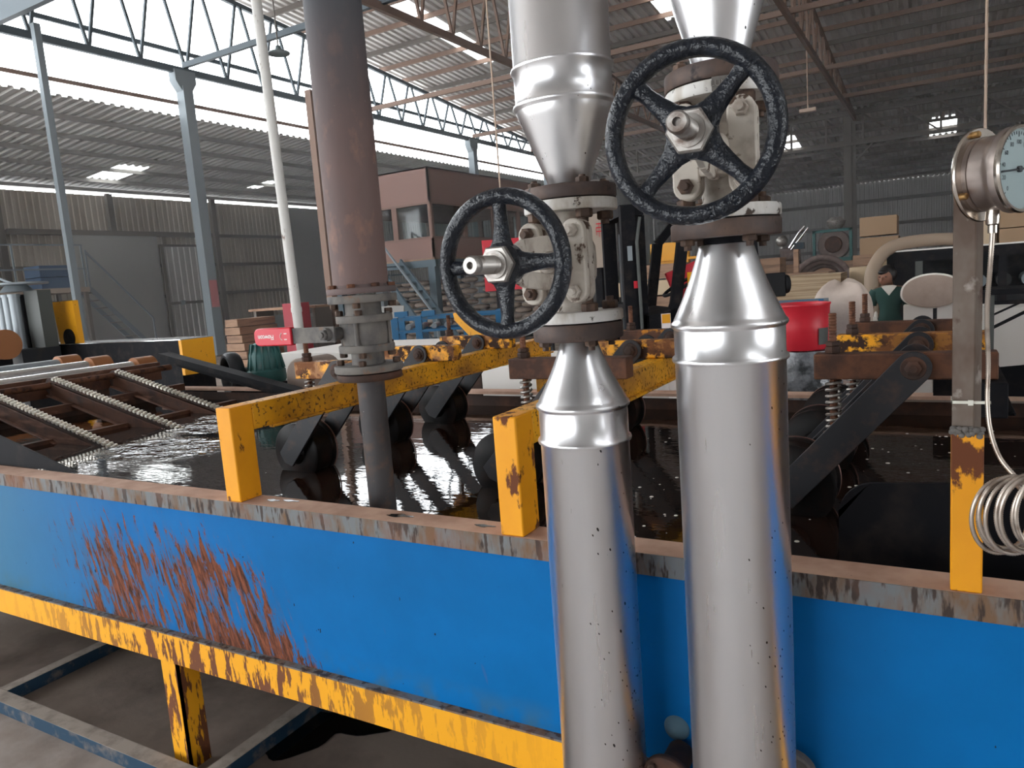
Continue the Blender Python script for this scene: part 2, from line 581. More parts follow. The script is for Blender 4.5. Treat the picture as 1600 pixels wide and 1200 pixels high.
A['gauge_case'] = M('satin stainless case', (0.40, 0.34, 0.31), 0.38, 0.9, [dict(c=(0.2, 0.15, 0.13), scale=8, lo=0.5, hi=0.75, amt=0.7)])
A['gauge_bezel'] = M('polished stainless bezel', (0.6, 0.54, 0.48), 0.22, 1.0)
A['brass'] = M('dull brass', (0.42, 0.25, 0.1), 0.4, 0.9)
A['dial'] = M('white dial', (0.72, 0.78, 0.8), 0.5)
A['ink'] = M('dark print', (0.03, 0.035, 0.05), 0.6)
A['capillary'] = M('armoured conduit steel', (0.5, 0.43, 0.37), 0.36, 0.75, [dict(c=(0.25, 0.19, 0.15), scale=20, lo=0.5, hi=0.7)])
A['zip'] = M('white nylon tie', (0.7, 0.68, 0.6), 0.5)
A['red_grip'] = M('red plastic grip', (0.55, 0.012, 0.03), 0.38)
A['white_print'] = M('white print', (0.8, 0.72, 0.7), 0.6)
A['black_steel'] = M('black painted steel', (0.008, 0.008, 0.010), 0.65, 0.0, [dict(c=(0.028, 0.022, 0.02), scale=8, lo=0.5, hi=0.75)], spec=0.1)
A['arm'] = M('wet dark steel arm', (0.012, 0.012, 0.015), 0.5, 0.0, [dict(c=(0.045, 0.025, 0.02), scale=20, lo=0.52, hi=0.7)])
A['roller'] = M('wet dark roller', (0.008, 0.007, 0.007), 0.4, 0.0, [dict(c=(0.02, 0.011, 0.009), scale=12, lo=0.5, hi=0.7)], spec=0.12)
A['roller_rim'] = M('worn roller rim', (0.22, 0.12, 0.1), 0.4, 0.6)
A['chain'] = M('bright roller chain', (0.92, 0.87, 0.78), 0.3, 1.0)
A['rail'] = M('rusty conveyor channel', (0.12, 0.05, 0.028), 0.7, 0.0, [dict(c=(0.05, 0.025, 0.02), scale=8, lo=0.45, hi=0.7), dict(c=(0.24, 0.12, 0.08), scale=5, st=(0.4, 1, 3), lo=0.6, hi=0.7)])
A['bright_rod'] = M('polished rod', (0.8, 0.8, 0.8), 0.18, 1.0)
A['pin_blue'] = M('worn blue collar paint', (0.012, 0.035, 0.05), 0.45, 0.1, [dict(c=(0.05, 0.035, 0.03), scale=22, lo=0.5, hi=0.65)])
# background
A['col_grey'] = M('grey column paint', (0.2, 0.23, 0.25), 0.6, 0)
A['col_dark'] = M('dark steelwork', (0.14, 0.12, 0.105), 0.65, 0.1)
A['truss_near'] = M('blue grey steelwork', (0.075, 0.095, 0.11), 0.6, 0.1)
A['truss_brown'] = M('primer brown steelwork', (0.22, 0.14, 0.105), 0.65, 0.0)
A['purlin_pale'] = M('pale purlin', (0.3, 0.28, 0.26), 0.6)
A['roof'] = M('corrugated roofing', (0.72, 0.7, 0.68), 0.5, 0.25, [dict(c=(0.54, 0.51, 0.485), scale=0.5, lo=0.4, hi=0.7)], rnd=False)
A['wall_sheet'] = M('corrugated wall sheet', (0.47, 0.455, 0.44), 0.55, 0.2, [dict(c=(0.36, 0.34, 0.32), scale=0.5, st=(1, 1, 0.3), lo=0.4, hi=0.7)], rnd=False)
A['wall_warm'] = M('weathered corrugated wall', (0.42, 0.37, 0.31), 0.6, 0.1, [dict(c=(0.3, 0.25, 0.2), scale=0.6, st=(1, 1, 0.3), lo=0.4, hi=0.7)], rnd=False)
A['concrete'] = M('dusty concrete', (0.60, 0.57, 0.55), 0.85, 0, [dict(c=(0.5, 0.47, 0.45), scale=2.2, lo=0.4, hi=0.7), dict(c=(0.27, 0.215, 0.18), scale=3, lo=-1.0, hi=-0.5, mask=lambda nt, co: _ramp(nt, sep(nt, co)[1], 0.6, 1.5)), dict(c=(0.15, 0.115, 0.095), scale=2.2, lo=0.42, hi=0.66, mask=lambda nt, co: _ramp(nt, sep(nt, co)[1], 0.6, 1.5))], bump=dict(scale=25, s=0.15, d=0.01), rnd=False)  # paler on the camera side, added to brighten the pipe reflections; dirt beyond
A['oil'] = M('spilt oil', (0.004, 0.004, 0.004), 0.12)
A['brown_panel'] = M('brown cladding panel', (0.235, 0.13, 0.105), 0.6, 0)
A['brown_frame'] = M('brown frame', (0.2, 0.115, 0.09), 0.6, 0)
A['steel_blue'] = M('slate blue steel', (0.08, 0.115, 0.14), 0.55, 0)
A['sack'] = M('woven sack', (0.36, 0.29, 0.24), 0.85, 0, [dict(c=(0.22, 0.17, 0.14), scale=5, lo=0.45, hi=0.7)])
A['red'] = M('red enamel', (0.55, 0.02, 0.035), 0.4)
A['red_dull'] = M('dull red paint', (0.33, 0.03, 0.045), 0.5)
A['tie_navy'] = M('navy tie paint', (0.012, 0.045, 0.085), 0.55, 0, [dict(c=(0.16, 0.14, 0.13), scale=12, lo=0.52, hi=0.68)])
A['tie_dust'] = M('dust on steel', (0.34, 0.29, 0.25), 0.9, 0, [dict(c=(0.2, 0.17, 0.15), scale=14, lo=0.45, hi=0.7)])
A['blue_frame'] = M('blue machine paint', (0.035, 0.16, 0.32), 0.45, 0, [dict(c=(0.1, 0.12, 0.14), scale=9, lo=0.55, hi=0.7)])
A['yellow_machine'] = M('yellow machine paint', (0.8, 0.36, 0.015), 0.45, 0, [dict(c=(0.2, 0.09, 0.02), scale=30, lo=0.66, hi=0.7)])
A['green_motor'] = M('green motor paint', (0.03, 0.105, 0.1), 0.5, 0, [dict(c=(0.1, 0.11, 0.1), scale=9, lo=0.55, hi=0.75)])
A['guard_beige'] = M('dusty guard cover', (0.25, 0.195, 0.165), 0.75)
A['panel_beige'] = M('beige panel board', (0.36, 0.29, 0.235), 0.6)
A['panel_grey'] = M('grey steel door', (0.3, 0.29, 0.275), 0.65)
A['carton'] = M('brown carton', (0.36, 0.235, 0.14), 0.8, 0)
A['board'] = M('pale board', (0.55, 0.42, 0.28), 0.75)
A['board_edge'] = M('stack of boards', (0.5, 0.38, 0.25), 0.8, 0, [dict(c=(0.3, 0.2, 0.12), scale=14, st=(0.05, 0.05, 3), lo=0.45, hi=0.6)])
A['white_board'] = M('white sheet', (0.74, 0.70, 0.66), 0.6)
A['bag'] = M('cream canvas', (0.66, 0.55, 0.48), 0.8, 0, [dict(c=(0.5, 0.4, 0.34), scale=3, lo=0.45, hi=0.75)], bump=dict(scale=5, s=0.3, d=0.05))
A['roll_face'] = M('grey beige disc', (0.40, 0.31, 0.26), 0.8, 0, [dict(c=(0.32, 0.24, 0.2), scale=4, lo=0.45, hi=0.7)])
A['white_cloth'] = M('white cloth', (0.78, 0.74, 0.68), 0.8)
A['green_cloth'] = M('green smock cloth', (0.028, 0.075, 0.066), 0.8)
A['skin'] = M('skin', (0.23, 0.105, 0.065), 0.55)
A['hair'] = M('black hair', (0.008, 0.006, 0.006), 0.45)
A['hose'] = M('beige hose', (0.33, 0.245, 0.18), 0.6, 0)
A['film'] = M('grey stretch film', (0.2, 0.21, 0.23), 0.25, 0, [dict(c=(0.05, 0.055, 0.06), scale=9, lo=0.45, hi=0.6)], bump=dict(scale=14, s=0.6, d=0.02), spec=0.7)
A['machine_dark'] = M('dark machine paint', (0.018, 0.02, 0.024), 0.5, 0, [dict(c=(0.04, 0.032, 0.028), scale=5, lo=0.5, hi=0.7)])
A['machine_grey'] = M('grey green machine paint', (0.075, 0.08, 0.075), 0.55)
A['cyl_grey'] = M('grey cylinder paint', (0.26, 0.29, 0.31), 0.4, 0.2)
A['brown_roll'] = M('brown rubber roll', (0.3, 0.12, 0.045), 0.5)
A['scrap'] = M('scrap metal', (0.15, 0.11, 0.1), 0.7, 0.2, [dict(c=(0.25, 0.2, 0.18), scale=6, lo=0.5, hi=0.7)])
A['pole_white'] = M('flaking white pole paint', (0.6, 0.58, 0.55), 0.55, 0, [dict(c=(0.16, 0.09, 0.06), scale=9, st=(1, 1, 0.5), lo=0.63, hi=0.68)])
A['timber'] = M('sawn timber', (0.33, 0.2, 0.13), 0.8, 0, [dict(c=(0.2, 0.12, 0.08), scale=5, st=(0.3, 0.3, 3), lo=0.45, hi=0.65)])
A['lamp'] = M('lamp shade enamel', (0.12, 0.15, 0.15), 0.5)
A['lamp_tan'] = M('tan lamp shade', (0.55, 0.4, 0.3), 0.5)
A['rubber'] = M('black rubber', (0.010, 0.010, 0.011), 0.6, spec=0.2)


def make_translucent():
    m = bpy.data.materials.new('translucent rooflight sheet')
    m.use_nodes = True
    nt = m.node_tree
    nt.nodes.clear()
    o = _n(nt, 'ShaderNodeOutputMaterial')
    t = _n(nt, 'ShaderNodeBsdfTranslucent'); t.inputs[0].default_value = (0.92, 0.93, 0.9, 1)
    tr = _n(nt, 'ShaderNodeBsdfTransparent'); tr.inputs[0].default_value = (0.9, 0.9, 0.88, 1)
    mx = _n(nt, 'ShaderNodeMixShader'); mx.inputs[0].default_value = 0.45
    nt.links.new(t.outputs[0], mx.inputs[1]); nt.links.new(tr.outputs[0], mx.inputs[2])
    nt.links.new(mx.outputs[0], o.inputs[0])
    return m


def make_glass(name='window glass'):
    m = bpy.data.materials.new(name)
    m.use_nodes = True
    nt = m.node_tree
    nt.nodes.clear()
    o = _n(nt, 'ShaderNodeOutputMaterial')
    g = _n(nt, 'ShaderNodeBsdfGlossy'); g.inputs['Roughness'].default_value = 0.05
    tr = _n(nt, 'ShaderNodeBsdfTransparent'); tr.inputs[0].default_value = (0.85, 0.88, 0.88, 1)
    lw = _n(nt, 'ShaderNodeLayerWeight'); lw.inputs['Blend'].default_value = 0.5
    fv = _math(nt, 'ADD', _math(nt, 'MULTIPLY', _math(nt, 'POWER', lw.outputs['Facing'], 4.0), 0.6), 0.03)
    mx = _n(nt, 'ShaderNodeMixShader')
    nt.links.new(fv, mx.inputs[0]); nt.links.new(tr.outputs[0], mx.inputs[1]); nt.links.new(g.outputs[0], mx.inputs[2])
    nt.links.new(mx.outputs[0], o.inputs[0])
    return m


A['rooflight'] = make_translucent()
A['glass'] = make_glass()
HAZE = 0.005
# ---------------------------------------------------------------- the building
def roof_z(y):
    return 11.41 - 0.094 * (y - 20) if y <= 44 else 9.09 - 0.15 * (y - 44)


def far_z(y):
    return 9.09 - 0.15 * (y - 44)


def lean_z(x):
    return 7.46 + 0.088 * (x + 20)


def ribs(a, b, pitch, depth):
    out = []
    u = a
    while u < b - 1e-6:
        for k, d in ((0, 0), (0.42, 0), (0.52, depth), (0.9, depth)):
            p = u + pitch * k
            if p < b:
                out.append((p, d))
        u += pitch
    out.append((b, 0))
    return out


def sheet_y(mb, x0, x1, ys, zf, pitch=0.3, depth=0.085):
    """roof sheet, ribs running along y"""
    P = ribs(x0, x1, pitch, depth)
    mb.loft([[(x, y, zf(y) + d) for x, d in P] for y in ys], False, False)


def sheet_x(mb, y0, y1, xs, zf, pitch=0.3, depth=0.06):
    P = ribs(y0, y1, pitch, depth)
    mb.loft([[(x, y, zf(x) + d) for y, d in P] for x in xs], False, False)


def wall_y(mb, x, y0, y1, z0, z1, pitch=0.25, depth=0.045):
    P = ribs(y0, y1, pitch, depth)
    mb.loft([[(x - d, y, z) for y, d in P] for z in (z0, z1)], False, False)


def wall_x(mb, y, x0, x1, z0, z1, pitch=0.25, depth=0.045):
    P = ribs(x0, x1, pitch, depth)
    mb.loft([[(x, y + d, z) for x, d in P] for z in (z0, z1)], False, False)


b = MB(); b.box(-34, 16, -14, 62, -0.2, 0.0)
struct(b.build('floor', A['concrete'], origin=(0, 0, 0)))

# main roof with translucent strips
b = MB()
XL, XR = -20.4, 15.0
b1 = (-16.4, -15.5, 21.2, 27.8)
b2 = (-8.65, -7.75, 24.0, 28.0)
sheet_y(b, XL, b1[0], (-9, 44), roof_z)
sheet_y(b, b1[0], b1[1], (-9, b1[2]), roof_z)
sheet_y(b, b1[0], b1[1], (b1[3], 44), roof_z)
sheet_y(b, b1[1], b2[0], (-9, 44), roof_z)
sheet_y(b, b2[0], b2[1], (-9, b2[2]), roof_z)
sheet_y(b, b2[0], b2[1], (b2[3], 44), roof_z)
sheet_y(b, b2[1], XR, (-9, 44), roof_z)
far1 = (-8.5, -7.2, 46.4, 49.8)
far2 = (-0.5, 0.8, 47.3, 50.4)
e = -22.0
for f in (far1, far2):
    sheet_y(b, e, f[0], (43.9, 60), far_z)
    sheet_y(b, f[0], f[1], (43.9, f[2]), far_z)
    sheet_y(b, f[0], f[1], (f[3], 60), far_z)
    e = f[1]
sheet_y(b, e, XR, (43.9, 60), far_z)
ceil = struct(b.build('ceiling', A['roof'], origin=(0, 0, 0)))
for f in (b1, b2, far1, far2):
    m = MB(); sheet_y(m, f[0], f[1], (f[2], f[3]), roof_z if f[2] < 44 else far_z)
    m.build('rooflight', A['rooflight'], ceil)
yy = 6.0
k = 0
while yy < 43.5:
    m = MB(); z = roof_z(yy) - 0.1
    m.bar((-20.3, yy, z), (14.6, yy, z), 0.07, 0.17)
    m.build('purlin', A['truss_brown'] if k % 3 else A['col_dark'], ceil)
    yy += 1.52; k += 1
for yy in (45.6, 47.2, 48.8, 50.4, 52.0, 53.6, 55.2, 56.8, 58.4):
    m = MB(); z = roof_z(yy) - 0.1
    m.bar((-20.3, yy, z), (14.6, yy, z), 0.07, 0.16)
    m.build('purlin', A['col_dark'], ceil)

m = MB(); m.box(-20.4, 15, 43.84, 44.12, 8.93, 9.26); m.build('flashing', A['col_dark'], ceil)
# lean-to roof beyond the open gable
b = MB()
l1 = (-28.1, -26.0, 17.3, 18.5); l2 = (-27.5, -26.1, 24.4, 25.0)
sheet_x(b, -4, l1[2], (-20.35, -30.4), lean_z)
sheet_x(b, l1[2], l1[3], (-20.35, l1[1]), lean_z)
sheet_x(b, l1[2], l1[3], (l1[0], -30.4), lean_z)
sheet_x(b, l1[3], l2[2], (-20.35, -30.4), lean_z)
sheet_x(b, l2[2], l2[3], (-20.35, l2[1]), lean_z)
sheet_x(b, l2[2], l2[3], (l2[0], -30.4), lean_z)
sheet_x(b, l2[3], 46, (-20.35, -30.4), lean_z)
lean = struct(b.build('ceiling_lean_to', A['roof'], origin=(-20, 0, 7)))
for f in (l1, l2):
    m = MB(); sheet_x(m, f[2], f[3], (f[1], f[0]), lean_z)
    m.build('rooflight', A['rooflight'], lean)
for x in (-21.6, -23.2, -24.8, -26.4, -28.0, -29.4):
    m = MB(); m.bar((x, -4, lean_z(x) - 0.1), (x, 46, lean_z(x) - 0.1), 0.06, 0.13)
    m.build('purlin', A['purlin_pale'], lean)

# left wall of the lean-to
b = MB()
wall_y(b, -30, -4, 28.7, 0, 6.42)
wl = struct(b.build('wall_left', A['wall_warm'], origin=(-30, 10, 0)))
for z in (4.85, 3.5, 2.15):
    m = MB(); m.box(-29.93, -29.8, 8, 28.7, z - 0.07, z + 0.07)
    m.build('girt', A['col_dark'], wl)
b = MB(); b.box(-30.1, -29.75, 28.7, 33.0, 0, 6.4)
struct(b.build('wall_left_partition', A['panel_grey'], origin=(-30, 30, 0)))
b = MB(); wall_y(b, -30, 33.0, 46, 0, 6.42)
struct(b.build('wall_left_rear', A['wall_sheet'], origin=(-30, 40, 0)))
b = MB(); wall_x(b, 46, -30.4, -20.0, 0, 6.6)
struct(b.build('wall_back_lean_to', A['wall_sheet'], origin=(-25, 46, 0)))

# far wall
b = MB()
wall_x(b, 59.98, -20.4, 15, 0, 7.0, 0.3, 0.05)
wf = struct(b.build('wall_far', A['wall_sheet'], origin=(0, 60, 0)))
for z in (5.45, 3.75, 2.1):
    m = MB(); m.box(-20, 14.8, 59.75, 59.97, z - 0.11, z + 0.11)
    m.build('girt', A['col_dark'], wf)
b = MB(); wall_y(b, 15, -9, -3, 0, 12, 0.3, 0.05); wall_y(b, 15, -3, 6, 4.6, 12, 0.3, 0.05); wall_y(b, 15, 6, 60, 0, 12, 0.3, 0.05)  # opening added in this unseen wall so daylight reaches the gauge dial
struct(b.build('wall_right', A['wall_sheet'], origin=(15, 20, 0)))

b = MB(); wall_y(b, -20.4, 46, 60, 0, 9.2, 0.3, 0.05)
struct(b.build('wall_left_end', A['wall_sheet'], origin=(-20.4, 53, 0)))
b = MB(); wall_x(b, -9, -20.4, -7, 5.4, 14.2, 0.3, 0.05); wall_x(b, -9, -7, -1, 4.2, 14.2, 0.3, 0.05); wall_x(b, -9, -1, 15, 0, 14.2, 0.3, 0.05)  # unseen wall added behind the camera; its gaps limit the daylight
struct(b.build('wall_near_baffle', A['wall_sheet'], origin=(0, -9, 4.2)))

# sliding door and wicket in the left wall
d1 = MB(); d1.box(-29.72, -29.64, 17.2, 21.0, 0.0, 4.75)
dd = struct(d1.build('door_1', A['panel_grey'], origin=(-29.7, 19, 0)))
m = MB(); m.box(-29.78, -29.6, 15.0, 24.2, 4.75, 4.95); m.build('door_track', A['col_dark'], dd)
d2 = MB(); wall_y(d2, -29.62, 21.1, 23.5, 0, 4.35, 0.3, 0.04)
d2 = struct(d2.build('door_2', A['wall_sheet'], origin=(-29.7, 22.3, 0)))
m = MB()
m.box(-29.62, -29.54, 21.05, 21.2, 0, 4.4); m.box(-29.62, -29.54, 23.4, 23.55, 0, 4.4)
m.box(-29.62, -29.54, 21.2, 23.4, 4.3, 4.4); m.box(-29.62, -29.54, 21.2, 23.4, 1.75, 1.87)
m.build('door_frame', A['col_dark'], d2)
m = MB(); m.box(-29.54, -29.48, 21.7, 21.9, 1.72, 1.92); m.build('latch', A['cyl_grey'], d2)

# columns along the open gable
cols_y = (7.7, 15.8, 24.2, 32.1, 40.2)


def column(x, y, h, lab, wide=0.34):
    t = thing('steel_column', lab, 'column', (x, y, 0), 'columns along the open side')
    m = MB(); m.box(x - wide / 2, x + wide / 2, y - wide / 2, y + wide / 2, 0, h); m.build('shaft', A['col_grey'], t)
    m = MB()
    m.prism([(-0.17, 0), (0.17, 0), (0.36, 0.28), (0.36, 0.62), (-0.36, 0.62), (-0.36, 0.28)], (x + 0.13, y, h - 0.15), (0, 1, 0), (0, 0, 1), 0.3, (-1, 0, 0))
    m.build('head_plate', A['col_grey'], t)
    m = MB(); m.box(x - 0.3, x + 0.3, y - 0.3, y + 0.3, 0, 0.04); m.build('base_plate', A['col_dark'], t)
    return t


column(-20, 7.7, 8.25, 'grey steel column of the open side nearest the left edge')
column(-20, 15.8, 8.25, 'grey steel column with flared head left of the white pole')
column(-20, 24.2, 8.25, 'grey steel column with flared head just right of the brown pipe')
column(-20, 32.1, 8.25, 'grey steel column with flared head rising behind the brown cabin')
column(-20, 40.2, 8.25, 'grey steel column farthest along the open side')
t = thing('wind_post', 'thin grey post crossing the sky band at far left', 'post', (-19.2, 11.1, 0))
m = MB(); m.box(-19.28, -19.12, 11.02, 11.18, 0, 8.75); m.build('shaft', A['col_grey'], t)
m = MB(); m.box(-19.3, -19.1, 11.0, 11.2, 0, 0.04); m.build('foot_plate', A['col_dark'], t)


def truss(x, y0, y1, zb, lab, mat, step=1.52, w=0.12):
    t = thing('roof_truss', lab, 'truss', (x, y0, zb), 'lengthwise roof trusses')
    m = MB(); m.bar((x, y0, zb), (x, y1, zb), w, 0.2); m.build('bottom_chord', mat, t)
    m = MB()
    m.bar((x, y0, roof_z(y0) - 0.27), (x, y1, roof_z(y1) - 0.27), w, 0.14)
    m.build('top_chord', mat, t)
    y = y0
    while y + step <= y1 + 0.01:
        yb = y + step / 2
        for ya in (y, y + step):
            za = roof_z(ya) - 0.27
            if za > zb + 0.2:
                m = MB(); m.bar((x, ya + (0.08 if ya == y else -0.08), za), (x, yb, zb), 0.075, 0.075)
                m.build('web_bar', mat, t)
        y += step
    return t


t = truss(-20, 10.64, 44.08, 8.72, 'blue grey lattice truss against the open sky on the left', A['truss_near'], 1.52)
m = MB(); m.bar((-20.25, -4, 9.36), (-20.25, 44, 9.36), 0.08, 0.12); m.build('mid_rail', A['truss_near'], t)
m = MB(); m.bar((-20.2, -4, 7.8), (-20.2, 44, 7.8), 0.07, 0.1); m.build('sheeting_rail', A['truss_brown'], t)
truss(-12.2, 9.12, 44.08, 8.72, 'brown lattice truss running above the brown pipe', A['truss_brown'])
truss(-3.85, 9.12, 44.08, 8.72, 'dim brown lattice truss above the right handwheel', A['truss_brown'])

# eave truss across the far end
t = thing('eave_truss', 'dark lattice girder across the far end of the hall', 'truss', (-3, 44, 7.44))
m = MB(); m.bar((-19.6, 43.74, 7.44), (14.5, 43.74, 7.44), 0.14, 0.16); m.build('bottom_chord', A['col_dark'], t)
m = MB(); m.bar((-19.6, 43.74, 8.96), (14.5, 43.74, 8.96), 0.14, 0.16); m.build('top_chord', A['col_dark'], t)
x = -19.2
while x < 14:
    m = MB(); m.bar((x, 43.74, 7.44), (x, 43.74, 8.96), 0.1, 0.1); m.build('upright', A['col_dark'], t)
    m = MB(); m.bar((x, 43.74, 8.9), (x + 1.7, 43.74, 7.5), 0.08, 0.08); m.build('diagonal', A['col_dark'], t)
    x += 1.75
for x, lab in ((-12.2, 'dark steel column of the far eave behind the handwheels'), (-4.1, 'dark steel column of the far eave left of the cartons'), (4.2, 'dark steel column of the far eave beyond the right edge')):
    t = thing('eave_column', lab, 'column', (x, 44, 0))
    m = MB(); m.box(x - 0.3, x + 0.1, 43.85, 44.15, 0, 9.1); m.box(x + 0.1, x + 0.3, 43.95, 44.05, 0, 9.1); m.build('shaft', A['col_dark'], t)
    m = MB(); m.bar((x + 0.3, 44, 6.6), (x + 1.1, 44, 7.4), 0.1, 0.1); m.build('knee_brace', A['col_dark'], t)
    m = MB(); m.bar((x - 0.3, 44, 6.6), (x - 1.1, 44, 7.4), 0.1, 0.1); m.build('knee_brace', A['col_dark'], t)

# cross ties at the column lines
for y, lab in ((15.8, 'pale tie bar crossing left to right high above the white pole'), (24.2, 'pale tie bar crossing at bottom chord height behind the brown pipe'), (32.1, 'brown tie bar crossing the roof to the right of the big handwheel'), (38.2, 'brown tie bar crossing the roof farthest back')):
    m = MB(); m.bar((-19.9, y, 8.86), (14.4, y, 8.86), 0.12, 0.16)
    tag(m.build('roof_tie', A['truss_brown'] if y != 15.8 else A['truss_near']), lab, 'beam', 'cross ties under the roof')

m = MB(); m.box(-20.2, -8, 10.45, 10.6, 8.72, 9.2)
tag(m.build('cross_girder', A['truss_near']), 'dark deep girder cutting the top left corner', 'beam')
# lean-to posts and frames
for x, y, h, lab in ((-29.72, 19.1, 6.45, 'short dark post standing on the track of the sliding door'), (-29.5, 11.5, 6.5, 'dark wall post at the far left of the lean-to'), (-29.5, 24.0, 6.5, 'dark wall post right of the lean-to door'), (-29.4, 14.6, 6.5, 'dark wall post left of the grey sliding door')):
    m = MB(); m.box(x - 0.09, x + 0.09, y - 0.12, y + 0.12, 4.95 if y == 19.1 else 0, h)
    tag(m.build('lean_to_post', A['col_dark']), lab, 'post')

# lamps and hanging cables
def pendant(x, y, ztop, zlamp, lab, kind):
    t = thing('pendant_lamp', lab, 'lamp', (x, y, zlamp))
    m = MB(); m.cyl((x, y, zlamp + 0.05), (x, y, ztop), 0.02, n=6); m.build('stem', A['col_dark'] if kind else A['lamp_tan'], t)
    m = MB()
    if kind:
        m.lathe([(0.06, 0.16), (0.09, 0.06), (0.3, -0.02), (0.3, -0.05), (0.05, -0.03)], (x, y, zlamp), n=20)
        m.build('lamp_shade', A['lamp'], t)
    else:
        m.box(x - 0.28, x + 0.28, y - 0.1, y + 0.1, zlamp - 0.06, zlamp + 0.06)
        m.build('lamp_shade', A['lamp_tan'], t)
    return t


pendant(-15.5, 15.4, 11.6, 8.25, 'dark dish shaped pendant lamp hanging in the sky at upper left', 1)
pendant(-4.15, 29.8, 10.3, 7.0, 'small tan pendant lamp hanging below the right truss', 0)
for p, z0, z1, r, lab in (((0.8, 18.4), 1.2, 11.5, 0.03, 'thin brown drop cable hanging down behind the dial gauge'), ((-8.1, 14.0), 1.2, 11.9, 0.018, 'thin pale drop cable hanging in front of the brown cabin')):
    m = MB(); m.cyl((p[0], p[1], z0), (p[0], p[1], z1), r, n=6)
    tag(m.build('hanging_cable', A['lamp_tan']), lab, 'cable')

hz = bpy.data.materials.new('glare and dust haze')
hz.use_nodes = True
hz.node_tree.nodes.clear()
ho = _n(hz.node_tree, 'ShaderNodeOutputMaterial')
hv = _n(hz.node_tree, 'ShaderNodeVolumeScatter'); hv.inputs['Color'].default_value = (0.96, 0.98, 1.0, 1); hv.inputs['Density'].default_value = HAZE; hv.inputs['Anisotropy'].default_value = 0.3
hz.node_tree.links.new(hv.outputs[0], ho.inputs['Volume'])
m = MB(); m.box(-29.4, 14.5, 6.5, 59, 0.02, 6.6)  # thin scattering box standing in for lens glare, with some dust
if HAZE > 0:
    struct(m.build('glare_dust_haze', hz, smooth=0))
# ---------------------------------------------------------------- dip tank
TX0, TX1 = -5.3, 2.5
tank = thing('dip_tank', 'long blue dip tank with flaking paint, rusty rim and yellow base frame', 'tank', (-2, 1.5, 0))
m = MB(); m.box(TX0, TX1, 1.512, 1.518, 0.5, 0.99); m.build('front_panel', A['blue'], tank)
m = MB(); m.box(TX0, TX1, 3.625, 3.632, 0.5, 1.0); m.build('back_panel', A['rust_dark'], tank)
m = MB(); m.box(TX0, TX0 + 0.006, 1.52, 3.63, 0.5, 1.0); m.box(TX1 - 0.006, TX1, 1.52, 3.63, 0.5, 1.0); m.build('end_panel', A['rust_dark'], tank)
m = MB(); m.box(TX0, TX1, 1.515, 3.63, 0.49, 0.5); m.build('bottom_plate', A['rust_dark'], tank)
m = MB(); m.box(TX0, TX1, 1.5, 1.592, 1.02, 1.03); m.build('rim_flange', A['rim_top'], tank, bevel=0.002)['label'] = 'dust caked top of the front rim'
m = MB(); m.box(TX0, TX1, 1.4985, 1.508, 0.979, 1.0295); m.build('rim_face', A['rim_face'], tank, bevel=0.001)['label'] = 'grey rim face streaked with rust'
m = MB(); m.box(TX0, TX1, 3.6, 3.7, 1.015, 1.03); m.build('back_rim', A['rim_top'], tank)
m = MB(); m.box(TX0, TX1, 1.489, 1.54, 0.408, 0.516); m.build('base_beam', A['yellow_beam'], tank, bevel=0.002)
m = MB(); m.box(TX0, TX1, 1.487, 1.512, 0.5162, 0.5215); m.build('ledge', A['rim_face'], tank)
m = MB(); m.box(TX0, TX1, 3.6, 3.65, 0.408, 0.5); m.build('base_beam', A['yellow_beam'], tank)
for x in (-4.4, -2.405, -0.41, 1.6):
    for yy, s in ((1.491, 1), (3.648, -1)):
        m = MB()
        m.box(x, x + 0.088, min(yy, yy + s * 0.01), max(yy, yy + s * 0.01), 0.0, 0.41)
        m.box(x + 0.08, x + 0.088, min(yy, yy + s * 0.085), max(yy, yy + s * 0.085), 0.0, 0.41)
        m.build('leg', A['yellow_beam'], tank)
m = MB(); m.box(-5.2, -0.86, 1.40, 1.46, 0.0, 0.055); ft = m.build('floor_tie', A['tie_navy'], tank); ft['label'] = 'blue tie lying on the floor'
m = MB(); m.box(-5.2, -0.86, 1.40, 1.46, 0.0552, 0.057); m.build('dust', A['tie_dust'], ft)
for x in (-3.53, -2.17, 0.9):
    m = MB(); m.box(x - 0.03, x + 0.03, 1.461, 3.62, 0.0, 0.055); ft = m.build('floor_tie', A['tie_navy'], tank)
    m = MB(); m.box(x - 0.03, x + 0.03, 1.461, 3.62, 0.0552, 0.057); m.build('dust', A['tie_dust'], ft)
m = MB(); m.lathe([(0.0, 0.02), (0.012, 0.018), (0.026, 0.008), (0.03, 0), (0.03, -0.01)], (-0.515, 1.512, 0.615), (0, -1, 0), 24, False)
m.build('blanking_cap', M('blue grey cap', (0.09, 0.16, 0.2), 0.6), tank)

m = MB()
pp = []
for i in range(60):
    a = 2 * PI * i / 60
    r = 1 + 0.22 * math.sin(3 * a + 0.6) + 0.13 * math.sin(5 * a + 2) + 0.06 * math.sin(11 * a)
    pp.append((-2.05 + 0.2 * r * math.cos(a) + 0.03 * math.sin(a), 1.86 + 0.16 * r * math.sin(a) + 0.1 * math.cos(a)))
m.prism(pp, (0, 0, 0.001), (1, 0, 0), (0, 1, 0), 0.004)
o = tag(m.build('oil_puddle', A['oil']), 'black oil puddle on the floor under the blue tank', 'puddle')
o['kind'] = 'stuff'

m = MB(); m.box(TX0 + 0.01, TX1 - 0.01, 1.52, 3.622, 0.90, 0.943)
lq = tag(m.build('process_liquid', A['liquid'], origin=(-2, 2.5, 0.943)), 'black glossy liquid filling the blue tank', 'liquid')
lq['kind'] = 'stuff'

